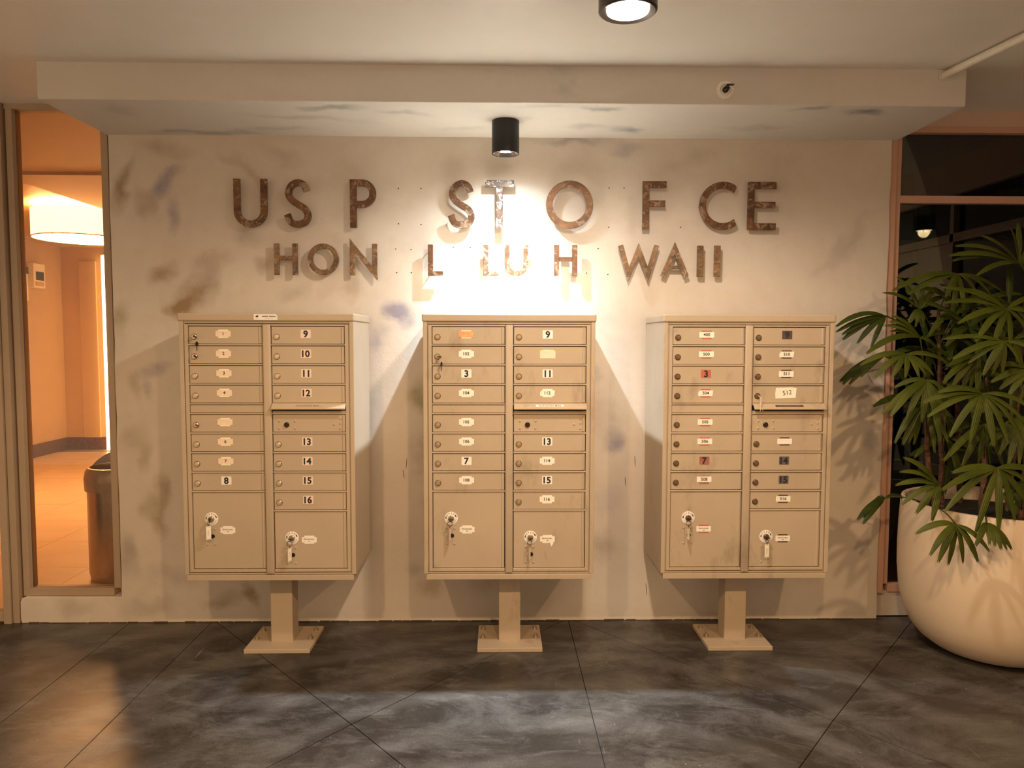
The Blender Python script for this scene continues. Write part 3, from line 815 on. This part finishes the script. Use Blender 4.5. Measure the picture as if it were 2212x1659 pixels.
# ------------------------------------------------------------------ keys left in the locks
def ring_pts(c, r, ax, n=18):
    P = []
    for i in range(n):
        a = 2*math.pi*i/n
        if ax == 'y': P.append((c[0]+r*math.cos(a), c[1], c[2]+r*math.sin(a)))
        else: P.append((c[0], c[1]+r*math.cos(a), c[2]+r*math.sin(a)))
    return P
def parcel_key(cx, u, z, label, tagrot, ringr, headrot, tagmat, lift=.0, wtag=.022, droop=0):
    t = tag(empty('parcel_key', (cx+u, YF+.0055-.0095, z)), label, 'key', 'parcel locker keys')
    MB().prism([(-.002,0),(-.002,-.006),(-.009,-.008),(-.011,-.016),(-.006,-.022),(.006,-.022),(.011,-.016),(.009,-.008),(.002,-.006),(.002,0)], -.0012, .0012, 'z').build('key_bow', M['key_dark'], t, rot=(0, R(headrot), 0))
    rz = -.008-ringr
    MB().tube(ring_pts((-.004, -.018, rz), ringr, 'y'), .0012, 6, True).build('key_ring', M['key_dark'], t, smooth=True)
    z2 = rz-ringr
    MB().tube(ring_pts((-.004, -.018, z2-.004), .0048, 'x', 12), .0009, 6, True).build('chain_link', M['key_dark'], t, smooth=True)
    tg = MB().box(-wtag/2, wtag/2, -.0022, .0022, -.062, 0).build('key_tag', M[tagmat], t, (-.004, -.018, z2-.008), bevel=.0015, rot=(R(droop), 0, R(tagrot)))
    MB().box(-wtag/2+.003, wtag/2-.003, -.0027, -.0021, -.055, -.008).build('paper_insert', M['paper'], tg)
    for k in range(3): MB().box(-.004+.002*k, -.0034+.002*k, -.0029, -.0026, -.048+.003*k, -.016).build('scribble', M['ink_faint'], tg)
    return t
parcel_key(CX[0], -.2655, .6503, 'key with dark bow and pale tag in left parcel door of left cabinet', 28, .0055, 90, 'tag')
parcel_key(CX[0], .0985, .5610, 'key with ring and narrow pale tag in right parcel door of left cabinet', 62, .0115, 0, 'tag')
parcel_key(CX[1], -.2655, .6503, 'key with ring and worn tag seen edge-on in left parcel door of middle cabinet', 82, .0110, 0, 'tag_edge')
parcel_key(CX[1], .0985, .5610, 'key with ring and brown tag seen edge-on in right parcel door of middle cabinet', 76, .0105, 0, 'tag_edge')
parcel_key(CX[2], -.2655, .6503, 'key with ring and worn tag seen edge-on in left parcel door of right cabinet', -80, .0110, 0, 'tag_edge')
parcel_key(CX[2], .0985, .5610, 'key with square white tag facing out in right parcel door of right cabinet', 8, .0065, 0, 'tag')

def box_key(cx, s, k, label, hang, tilt=0):
    zc = row_top(k)-DH/2-.0075
    t = tag(empty('mailbox_key', (cx+s*.1845-DW/2+.0235, YF+.0055-.009, zc)), label, 'key', 'small mailbox keys')
    MB().prism([(-.0015,.002),(-.0015,-.008),(-.0075,-.010),(-.0095,-.017),(-.006,-.025),(.003,-.026),(.0075,-.020),(.0065,-.011),(.0015,-.008),(.0015,.002)], -.001, .001, 'z').build('key_bow', M['key_dark'], t, rot=(0, R(40+tilt), R(48)))
    if hang:
        MB().tube(ring_pts((-.001, -.021, -.013), .0095, 'x', 14), .0009, 6, True).build('key_ring', M['key_steel'], t, smooth=True)
        MB().prism([(-.0012,-.022),(.0012,-.022),(.0070,-.026),(.0078,-.034),(.0045,-.041),(.0018,-.043),(.0018,-.060),(.0004,-.064),(-.0016,-.060),(-.0018,-.043),(-.0055,-.040),(-.0075,-.033),(-.0062,-.026)], -.022, -.0202, 'y').build('hanging_key', M['key_dark'], t, rot=(0, 0, R(65)))
    return t
box_key(CX[0], -1, 0, 'dark key with a second key hanging in lock of door 1 on left cabinet', True)
box_key(CX[0], -1, 1, 'dark key stuck in the lock of door 2 on left cabinet', False, 12)
box_key(CX[0], -1, 4, 'dark key with small ring in the fifth lock of left cabinet', False, -8)
box_key(CX[1], -1, 1, 'key with a second key hanging in lock of door 102 on middle cabinet', True, -20)
tie_z = row_top(3)-DH/2-.0075
zt = tag(empty('cord_tie', (CX[2]+.1845-DW/2+.0235, YF-.006, tie_z)), 'pale cord tied through the lock of door 512', 'cord')
MB().tube([(.002,.004,.004),(.007,-.006,-.006),(.004,-.018,-.020),(.002,-.022,-.036),(.006,-.022,-.052),(.016,-.020,-.064)], .0011, 6).build('cord_end', M['string'], zt, smooth=True)
MB().tube([(.000,.004,.004),(.010,-.006,-.003),(.011,-.018,-.018),(.006,-.022,-.034),(.004,-.022,-.050),(.003,-.020,-.068)], .0011, 6).build('cord_end', M['string'], zt, smooth=True)
MB().tube(ring_pts((.006, -.021, -.030), .0022, 'y', 8), .0009, 5, True).build('knot', M['string'], zt, smooth=True)

# ================================================================== METAL LETTERS ON THE WALL
def catmull(P, n=6):
    out_ = []
    for i in range(len(P)-1):
        p0 = Vector(P[max(i-1,0)]); p1 = Vector(P[i]); p2 = Vector(P[i+1]); p3 = Vector(P[min(i+2,len(P)-1)])
        for k in range(n):
            t = k/n
            out_.append(.5*((2*p1)+(p2-p0)*t+(2*p0-5*p1+4*p2-p3)*t*t+(3*p1-p0-3*p2+p3)*t**3))
    out_.append(Vector(P[-1])); return [tuple(p) for p in out_]
def stroke(mb, pts, w, closed=False, y0=0.0, y1=.014):
    pts = [Vector(p) for p in pts]; m = len(pts); Ls = []; Rs = []
    for k in range(m):
        if closed: a, b = pts[k-1], pts[(k+1) % m]; d0 = (pts[k]-a).normalized(); d1 = (b-pts[k]).normalized()
        else:
            d0 = (pts[k]-pts[k-1]).normalized() if k else (pts[1]-pts[0]).normalized()
            d1 = (pts[k+1]-pts[k]).normalized() if k < m-1 else d0
        n0 = Vector((-d0.y, d0.x)); n1 = Vector((-d1.y, d1.x)); b_ = (n0+n1).normalized()
        s = w/2/max(.30, b_.dot(n0))
        Ls.append(pts[k]+b_*s); Rs.append(pts[k]-b_*s)
    vs = []; fs = []
    for l_, r_ in zip(Ls, Rs): vs += [(l_.x,y0,l_.y), (r_.x,y0,r_.y), (r_.x,y1,r_.y), (l_.x,y1,l_.y)]
    for k in range(m if closed else m-1):
        j = (k+1) % m
        for c_ in range(4): fs.append((k*4+c_, j*4+c_, j*4+(c_+1) % 4, k*4+(c_+1) % 4))
    if not closed: fs += [(0,1,2,3), ((m-1)*4+3, (m-1)*4+2, (m-1)*4+1, (m-1)*4)]
    mb.add(vs, fs)
def arc(cx, cz, rx, rz, a0, a1, n=20):
    return [(cx+rx*math.cos(R(a0+(a1-a0)*i/n)), cz+rz*math.sin(R(a0+(a1-a0)*i/n))) for i in range(n+1)]
def glyph(ch, W, H, s):
    mb = MB(); b = lambda x0,x1,z0,z1: mb.box(x0,x1,0,.014,z0,z1)
    if ch == 'U':
        r = W/2-s/2
        stroke(mb, [(s/2,H)] + arc(W/2, W/2, r, r, 180, 360) + [(W-s/2,H)], s)
    elif ch == 'S':
        P = [(.93,.79),(.80,.94),(.53,1),(.25,.93),(.10,.765),(.20,.61),(.50,.485),(.83,.37),(.97,.22),(.85,.06),(.50,0),(.18,.06),(.03,.24)]
        stroke(mb, catmull([(s/2+x*(W-s), s/2+z*(H-s)) for x, z in P]), s)
    elif ch == 'P':
        b(0, s, 0, H); r = (.585*H-s)/2
        zc = H-s/2-r
        stroke(mb, [(s,H-s/2),(W-s/2-r,H-s/2)] + arc(W-s/2-r, zc, r, r, 90, -90, 16)[1:-1] + [(W-s/2-r,zc-r),(s,zc-r)], s)
    elif ch == 'T': b(0, W, H-s, H); b(W/2-s/2, W/2+s/2, 0, H-s)
    elif ch == 'O': stroke(mb, arc(W/2, H/2, W/2-s/2, H/2-s/2, 0, 360, 40)[:-1], s, True)
    elif ch == 'F': b(0, s, 0, H); b(s, W, H-s, H); b(s, W*.95, H*.47, H*.47+s*.92)
    elif ch == 'E': b(0, s, 0, H); b(s, W, H-s, H); b(s, W*.97, H*.46, H*.46+s*.92); b(s, W, 0, s)
    elif ch == 'C':
        r = H/2-s/2
        stroke(mb, arc(H/2, H/2, r, r, 50, 310, 30), s)
        mb.v = [(min(x, W), y, z) for x, y, z in mb.v]
    elif ch == 'H': b(0, s, 0, H); b(W-s, W, 0, H); b(s, W-s, H*.47, H*.47+s*.85)
    elif ch == 'L': b(0, s, 0, H); b(s, W, 0, s*.92)
    elif ch == 'I': b(0, s, 0, H)
    elif ch == 'N': stroke(mb, [(s/2,0),(s/2,H*.94),(W-s/2,H*.06),(W-s/2,H)], s)
    elif ch == 'W': stroke(mb, [(s*.55,H),(W*.27,H*.07),(W*.5,H*.86),(W*.73,H*.07),(W-s*.55,H)], s*.95)
    elif ch == 'A':
        stroke(mb, [(s*.55,0),(W/2,H*.90),(W-s*.55,0)], s); mb.box(W*.24, W*.76, .0018, .0125, H*.24, H*.24+s*.72)
    return mb
UP = [('U',-1.3364,-1.1702,'rust'),('S',-1.093,-.9506,'rust'),('P',-.7622,-.6316,'rust'),('S',-.2808,-.1385,'rust'),('T',-.09,.0534,'rust_peel'),
      ('O',.2144,.4501,'rust'),('F',.6984,.818,'rust'),('C',.9842,1.171,'rust'),('E',1.229,1.3725,'rust')]
LOW = [('H',-1.1419,-1.0253,'rust_pale'),('O',-.9747,-.8206,'rust_pale'),('N',-.7657,-.6293,'rust_pale'),('L',-.3766,-.301,'rust'),('L',-.0993,-.0227,'rust'),
       ('U',.0072,.126,'rust'),('H',.2555,.3728,'rust'),('W',.5765,.7865,'rust_pale'),('A',.7911,.9388,'rust_pale'),('I',.9782,1.0090,'rust_pale'),('I',1.0640,1.0955,'rust_pale')]
ULAB = ['rusted metal letter U at the start of the upper row','rusted metal letter S in the upper row right after the U','rusted metal letter P in the upper row','rusted metal letter S in the upper row just left of the T',
        'peeling metal letter T in the upper row under the canister lamp','rusted round metal letter O in the upper row','rusted metal letter F in the upper row','rusted metal letter C in the upper row','rusted metal letter E at the end of the upper row']
LLAB = ['worn metal letter H at the start of the lower row','worn metal letter O in the lower row','worn metal letter N in the lower row','rusted metal letter L standing alone left of the bright patch','brightly lit metal letter L next to the U in the lower row',
        'brightly lit metal letter U in the lower row','rusted metal letter H right of the bright patch in the lower row','worn metal letter W in the lower row','worn metal letter A in the lower row','worn metal letter I right after the A','worn metal letter I at the end of the lower row']
STUD = {'U':[(.1,.9),(.9,.9),(.5,.05)],'S':[(.5,.94),(.5,.05)],'P':[(.12,.9),(.12,.1)],'T':[(.5,.93),(.5,.1)],'O':[(.5,.95),(.5,.05)],'F':[(.12,.9),(.12,.1)],'C':[(.05,.5),(.75,.9),(.75,.1)],'E':[(.1,.9),(.1,.1)],
        'H':[(.1,.9),(.9,.1)],'N':[(.1,.2),(.9,.8)],'L':[(.15,.9),(.15,.1)],'W':[(.1,.9),(.9,.9)],'A':[(.2,.25),(.8,.25)],'I':[(.5,.9),(.5,.1)]}
for rows, labs, z0, H, s, grp in ((UP, ULAB, 2.0235, .238, .0335, 'upper row of wall letters'), (LOW, LLAB, 1.789, .156, .0255, 'lower row of wall letters')):
    for (ch, x0, x1, mt), lab in zip(rows, labs):
        W_ = x1-x0
        t = tag(empty('wall_letter', ((x0+x1)/2, 0, z0)), lab, 'letter', grp)
        zz = .003*((x0*37) % 1 - .5)
        glyph(ch, W_, H, s if ch != 'I' else W_).build('letter_face', M[mt], t, (-W_/2, -.050, zz), bevel=.0012, seg=1, rot=None)
        for u_, v_ in STUD[ch]:
            MB().lathe([(.003, 0), (.003, .037)], 6, axis='-y').build('stud', M['key_steel'], t, (-W_/2+u_*W_, 0, zz+v_*H))

# ================================================================== SMALL FIXTURES
sp = tag(empty('sprinkler_head', (.952, BY, 2.5443)), 'side-wall fire sprinkler with white ring on the beam face', 'sprinkler')
MB().lathe([(.0385, 0), (.0385, .004), (.034, .007), (.024, .0075), (.021, .003)], 32, axis='-y').build('escutcheon', M['white_plate'], sp, smooth=True)
MB().lathe([(.013, .001), (.013, .016), (.009, .020), (.006, .034), (.003, .036)], 14, axis='-y').build('nozzle', M['key_dark'], sp, smooth=True)
MB().box(-.004, .026, -.046, -.026, .010, .0125).box(-.003, .003, -.044, -.02, .0, .011).build('deflector', M['key_dark'], sp)
MB().tube([(-.010,-.018,0),(-.011,-.032,0),(-.003,-.040,0)], .002, 6).tube([(.010,-.018,0),(.011,-.032,0),(.003,-.040,0)], .002, 6).build('frame_arm', M['key_dark'], sp)
pp = tag(empty('conduit_pipe', (1.905, BY, 2.615)), 'white conduit running along the ceiling to the beam end', 'pipe')
MB().tube([(0,0,0),(.010,-.07,.002),(.0555,-.403,.0),(.33,-2.4,.0)], .0165, 14).build('pipe', M['pipe'], pp, smooth=True)
MB().box(-.026, .045, -.006, .0, -.020, .022).build('end_plate', M['beam'], pp, bevel=.002)

# ------------------------------------------------------------------ lobby things
bn = tag(empty('waste_bin', (-2.375, .765, 0)), 'brushed steel waste bin with grey collar inside the lobby window', 'bin')
MB().lathe([(.150, 0), (.158, .004), (.160, .02), (.165, .05), (.165, .555)], 48).build('body', M['steel'], bn, smooth=True)
MB().lathe([(.166, .55), (.177, .552), (.179, .60), (.180, .625), (.172, .668), (.158, .688), (.146, .690), (.140, .66), (.140, .60)], 48, cap=False).build('collar', M['bin_plastic'], bn, smooth=True)
MB().lathe([(.141, .60), (.141, .605)], 32).build('opening', M['dark_gap'], bn)
hd = MB().add([( .150*math.cos(a), .150*math.sin(a), .690) for a in [R(180-180*i/16) for i in range(17)]] + [(.150*math.cos(a), .150*math.sin(a), .690+.085*math.sin(a)) for a in [R(180-180*i/16) for i in range(17)]],
              [(i, i+1, i+18, i+17) for i in range(16)])
hd.build('back_hood', M['bin_plastic'], bn)
ic = tag(empty('wall_intercom', (-5.759, 5.43, 2.24)), 'pale intercom box with dark screen on the lobby wall', 'intercom')
MB().box(0, .075, -.115, .115, -.15, .15).build('case', M['cream'], ic, bevel=.006)
MB().box(.075, .078, -.07, .085, -.055, .05).build('screen', M['dark_gap'], ic)
MB().box(.075, .080, -.08, .08, -.125, -.075).build('key_row', M['lobby_wall'], ic)
hs = tag(empty('wall_phone', (-5.759, 5.20, 2.12)), 'narrow pale wall phone with dark top left of the intercom', 'phone')
MB().box(0, .06, -.035, .035, -.20, .13).build('handset', M['cream'], hs, bevel=.01)
MB().box(0, .062, -.045, .045, .13, .21).build('cradle', M['dark_gap'], hs, bevel=.004)

# ------------------------------------------------------------------ dark curtain behind the right window
ct = MB(); vs = []; fs = []; n = 120
for i in range(n+1):
    x = 1.975 + 1.7*i/n; y = .26 + .035*math.sin(i*.62) + .012*math.sin(i*1.7+1)
    vs += [(x, y, .02), (x, y, 2.555), (x, y+.004, 2.555), (x, y+.004, .02)]
for i in range(n):
    a = i*4; b_ = a+4
    fs += [(a, b_, b_+1, a+1), (a+3, a+2, b_+2, b_+3), (a+1, b_+1, b_+2, a+2), (a, a+3, b_+3, b_)]
co = tag(ct.add(vs, fs).build('curtain', M['curtain'], smooth=True), 'dark green pleated curtain behind the right window', 'curtain')

# ================================================================== POTTED PALM
PX, PY = 2.318, -.385
palm = tag(empty('potted_palm', (PX, PY, 0)), 'large fan palm in a rounded beige planter at the right', 'plant')
MB().lathe([(.150,.0),(.195,.004),(.255,.026),(.305,.062),(.345,.112),(.375,.180),(.393,.265),(.402,.37),(.404,.48),(.400,.60),(.394,.705),(.391,.712),(.381,.714),(.374,.708),(.370,.66),(.366,.62)], 72).build('planter', M['clay'], palm, smooth=True)
MB().lathe([(.368,.645),(.25,.655),(.1,.66),(.01,.66)], 40).build('soil', M['soil'], palm, smooth=True)
random.seed(21)
canes = []
for bx, by, bz, tx, ty, tz in [(2.02,-.37,.64,1.985,-.34,1.30),(2.215,-.45,.64,2.235,-.42,1.30),(2.35,-.50,.64,2.43,-.46,1.62),(2.15,-.25,.64,2.10,-.24,1.62),(2.42,-.33,.64,2.46,-.33,1.75),(2.30,-.15,.64,2.25,-.13,1.7),(2.50,-.5,.64,2.6,-.55,1.2)]:
    P = [(bx+(tx-bx)*k/8-PX+random.uniform(-.006,.006), by+(ty-by)*k/8-PY, bz+(tz-bz)*k/8) for k in range(9)]
    MB().tube(P, [.014*(1-.05*k)*(1.08 if k % 2 else .95) for k in range(9)], 8).build('cane', M['cane'], palm, smooth=True)
    canes.append((P[0], P[-1]))

def leaflet_mesh(a, b, width, lift, nrm, tipw=.38):
    """blade from a to b, arched by lift, folded along its length"""
    a = Vector(a); b = Vector(b); mid = (a+b)/2 + Vector((0,0,lift)) + nrm*.02
    n = 8; vs = []; rib = []
    for k in range(n+1):
        t = k/n
        p = a*(1-t)**2 + mid*2*t*(1-t) + b*t*t
        d = ((mid-a)*(1-t) + (b-mid)*t).normalized()
        side = d.cross(nrm)
        if side.length < .05: side = d.cross(Vector((1,0,0)))
        side.normalize(); up = side.cross(d)
        w = width*(.20+.80*min(1, t/.30)**.8)*(1 if t < .7 else 1-(1-tipw)*((t-.7)/.3)**1.5)/2
        tipk = .006 if k == n else 0
        for j, s in enumerate((-1, -.33, .33, 1)):
            vs.append(p + side*w*s + up*(-.22*w*abs(s)) + d*(tipk*(j % 2)*2)); rib.append((s+1)/2)
    fs = [(k*4+j, k*4+j+1, (k+1)*4+j+1, (k+1)*4+j) for k in range(n) for j in range(3)]
    me = bpy.data.meshes.new('leaflet'); me.from_pydata([tuple(v) for v in vs], [], fs)
    at = me.attributes.new('rib', 'FLOAT', 'POINT'); at.data.foreach_set('value', rib)
    me.polygons.foreach_set('use_smooth', [True]*len(fs)); me.update()
    return me
def frond(hub, tips, mat, wk=1.0):
    h = Vector(hub)-Vector((PX, PY, 0))
    # stalk to the nearest point of a cane
    best = None
    for c0, c1 in canes:
        c0 = Vector(c0); c1 = Vector(c1)
        zt_ = max(c0.z+.05, min(c1.z, h.z-.18)); q = c0.lerp(c1, (zt_-c0.z)/(c1.z-c0.z)); L_ = (q-h).length
        if best is None or L_ < best[0]: best = (L_, q)
    q = best[1]-h; m_ = q*.5 + Vector((0,0,.04))
    P = [Vector((0,0,0))*(1-t)**2 + m_*2*t*(1-t) + q*t*t for t in [i/6 for i in range(7)]]
    fr_ = MB().tube(P, [.0040,.0034,.003,.003,.003,.003,.0035], 5).build('frond', M[mat], palm, h, smooth=True)
    if wk == 1.0:      # blades between the widest neighbours
        tips = list(tips); ang = sorted(((math.atan2(q_[2]-hub[2], q_[0]-hub[0]), q_) for q_ in tips), key=lambda e: e[0])
        gaps = sorted(((b_[0]-a_[0], a_, b_) for a_, b_ in zip(ang, ang[1:]) if b_[0]-a_[0] < 1.6), key=lambda e: -e[0])
        for _, a_, b_ in gaps[:2]:
            va = Vector(a_[1])-Vector(hub); vb = Vector(b_[1])-Vector(hub); mv = (va+vb).normalized()*(va.length+vb.length)*.47
            tips.append(tuple(Vector(hub)+mv))
    for tp in tips:
        b = Vector(tp)-Vector(hub); L_ = b.length
        nrm = Vector((random.uniform(-.25,.25), -.75, .65)).normalized()
        me = leaflet_mesh((0,0,0), b, (.021+.036*min(L_, .32))*wk*random.uniform(.85,1.1), L_*random.uniform(.10,.22), nrm)
        obj('leaflet', me, M[mat], fr_)
FANS = [
    ((2.296, -0.5, 1.816), [(2.017,-0.499,1.891),(1.984,-0.511,1.848),(2.016,-0.484,1.829),(2.07,-0.566,1.758),(2.242,-0.514,1.966),(2.296,-0.484,1.99),(2.441,-0.437,1.923),(2.461,-0.448,1.797),(2.366,-0.511,1.668)]),
    ((2.195, -0.58, 1.607), [(1.909,-0.58,1.702),(2.013,-0.552,1.694),(1.927,-0.575,1.635),(1.946,-0.644,1.546),(2.021,-0.65,1.472),(2.176,-0.641,1.438),(2.353,-0.576,1.563),(2.377,-0.525,1.667)]),
    ((2.116, -0.35, 1.781), [(1.818,-0.357,1.705),(1.89,-0.358,1.69),(2.03,-0.413,1.674),(2.176,-0.402,1.688),(2.083,-0.374,1.566),(2.324,-0.364,1.698)]),
    ((1.974, -0.3, 1.618), [(1.831,-0.243,1.699),(1.897,-0.241,1.77),(1.976,-0.312,1.717),(2.108,-0.266,1.68),(1.91,-0.32,1.547),(1.977,-0.334,1.536)]),
    ((1.944, -0.36, 1.484), [(1.812,-0.364,1.583),(1.795,-0.337,1.54),(1.663,-0.432,1.413),(1.866,-0.296,1.488),(2.032,-0.362,1.428)]),
    ((1.856, -0.22, 1.588), [(1.598,-0.262,1.539),(1.609,-0.246,1.514),(1.649,-0.229,1.477),(1.772,-0.255,1.439)]),
    ((1.833, -0.45, 1.408), [(1.678,-0.476,1.302),(1.752,-0.491,1.309),(1.855,-0.516,1.314),(1.927,-0.502,1.32),(1.626,-0.457,1.362),(2.018,-0.466,1.368)]),
    ((1.867, -0.2, 1.394), [(1.643,-0.222,1.272),(1.654,-0.228,1.261),(1.68,-0.239,1.26),(1.733,-0.248,1.298)]),
    ((1.89, -0.52, 1.294), [(1.676,-0.563,1.15),(1.702,-0.582,1.143),(1.862,-0.543,1.115),(1.927,-0.575,1.03),(1.756,-0.508,1.262),(1.997,-0.533,1.203)]),
    ((1.943, -0.42, 1.194), [(1.785,-0.471,1.01),(1.834,-0.45,1.0),(1.902,-0.419,0.996),(2.072,-0.491,1.061),(1.954,-0.494,0.969)]),
    ((2.012, -0.72, 1.248), [(1.766,-0.719,1.214),(1.779,-0.731,1.156),(1.864,-0.745,1.074),(1.927,-0.779,1.053),(2.031,-0.77,1.04),(2.147,-0.784,1.054),(2.205,-0.759,1.178),(1.817,-0.736,1.257)]),
    ((2.133, -0.66, 1.467), [(1.905,-0.617,1.478),(1.922,-0.659,1.395),(1.992,-0.654,1.378),(2.042,-0.674,1.328),(2.137,-0.654,1.335),(2.219,-0.738,1.414)]),
    ((2.126, -0.5, 1.401), [(1.946,-0.554,1.286),(2.069,-0.493,1.255),(2.128,-0.51,1.233),(1.972,-0.543,1.359)]),
    ((2.29, -0.62, 1.342), [(2.121,-0.615,1.293),(2.172,-0.644,1.231),(2.293,-0.626,1.181),(2.131,-0.614,1.361)]),
    ((2.058, -0.76, 0.94), [(1.794,-0.823,0.864),(1.822,-0.8,0.771),(1.934,-0.828,0.69),(2.043,-0.806,0.693),(2.208,-0.753,0.774),(2.243,-0.75,0.91),(1.861,-0.779,0.926)]),
    ((1.878, -0.66, 0.847), [(1.715,-0.676,0.968),(1.692,-0.665,0.851),(1.715,-0.67,0.768),(1.825,-0.707,0.708)]),
    ((1.866, -0.8, 0.712), [(1.709,-0.794,0.675),(1.723,-0.871,0.609),(1.849,-0.792,0.546),(1.936,-0.842,0.574),(1.966,-0.861,0.622)]),
    ((1.994, -0.8, 0.718), [(1.905,-0.875,0.648),(2.007,-0.875,0.635),(1.966,-0.865,0.652),(2.089,-0.819,0.618)]),
    ((1.837, -0.3, 0.713), [(1.678,-0.366,0.628),(1.7,-0.376,0.611),(1.804,-0.276,0.7),(1.726,-0.358,0.636),(1.985,-0.23,0.683)]),
    ((2.139, -0.55, 1.098), [(1.924,-0.619,0.952),(2.027,-0.582,0.921),(2.112,-0.56,0.925),(2.197,-0.593,0.93),(2.28,-0.541,1.007)]),
    ((2.264, -0.6, 1.128), [(2.11,-0.637,1.021),(2.179,-0.658,0.944),(2.282,-0.643,0.931),(2.301,-0.677,1.067)]),
    ((2.242, -0.66, 0.863), [(2.115,-0.702,0.782),(2.167,-0.718,0.716),(2.31,-0.66,0.721)]),
]

for hub, tips in FANS:
    frond(hub, tips, 'leaf_shaded' if hub[0] < 1.93 and hub[1] > -.4 else 'leaf')
random.seed(5)
for i in range(24):
    hub = (random.uniform(2.02, 2.72), random.uniform(-.52, -.12), random.uniform(.86, 1.86))
    if i < 4: hub = (random.uniform(1.98, 2.2), random.uniform(-.3, -.16), (1.0, 1.2, 1.42, 1.62)[i])
    a0 = random.uniform(0, 360); tips = []
    for k in range(5):
        a = R(a0 + 300*k/4); L_ = random.uniform(.17, .25)
        d = Vector((math.cos(a), -.25 + .35*math.sin(a), .75*math.sin(a)-.25)).normalized()*L_
        tp = Vector(hub)+d
        if tp.y > -.02: tp.y = -.02 - random.uniform(0, .05)
        tips.append(tuple(tp))
    frond(hub, tips, 'leaf_shaded' if i % 3 else 'leaf', 1.15)
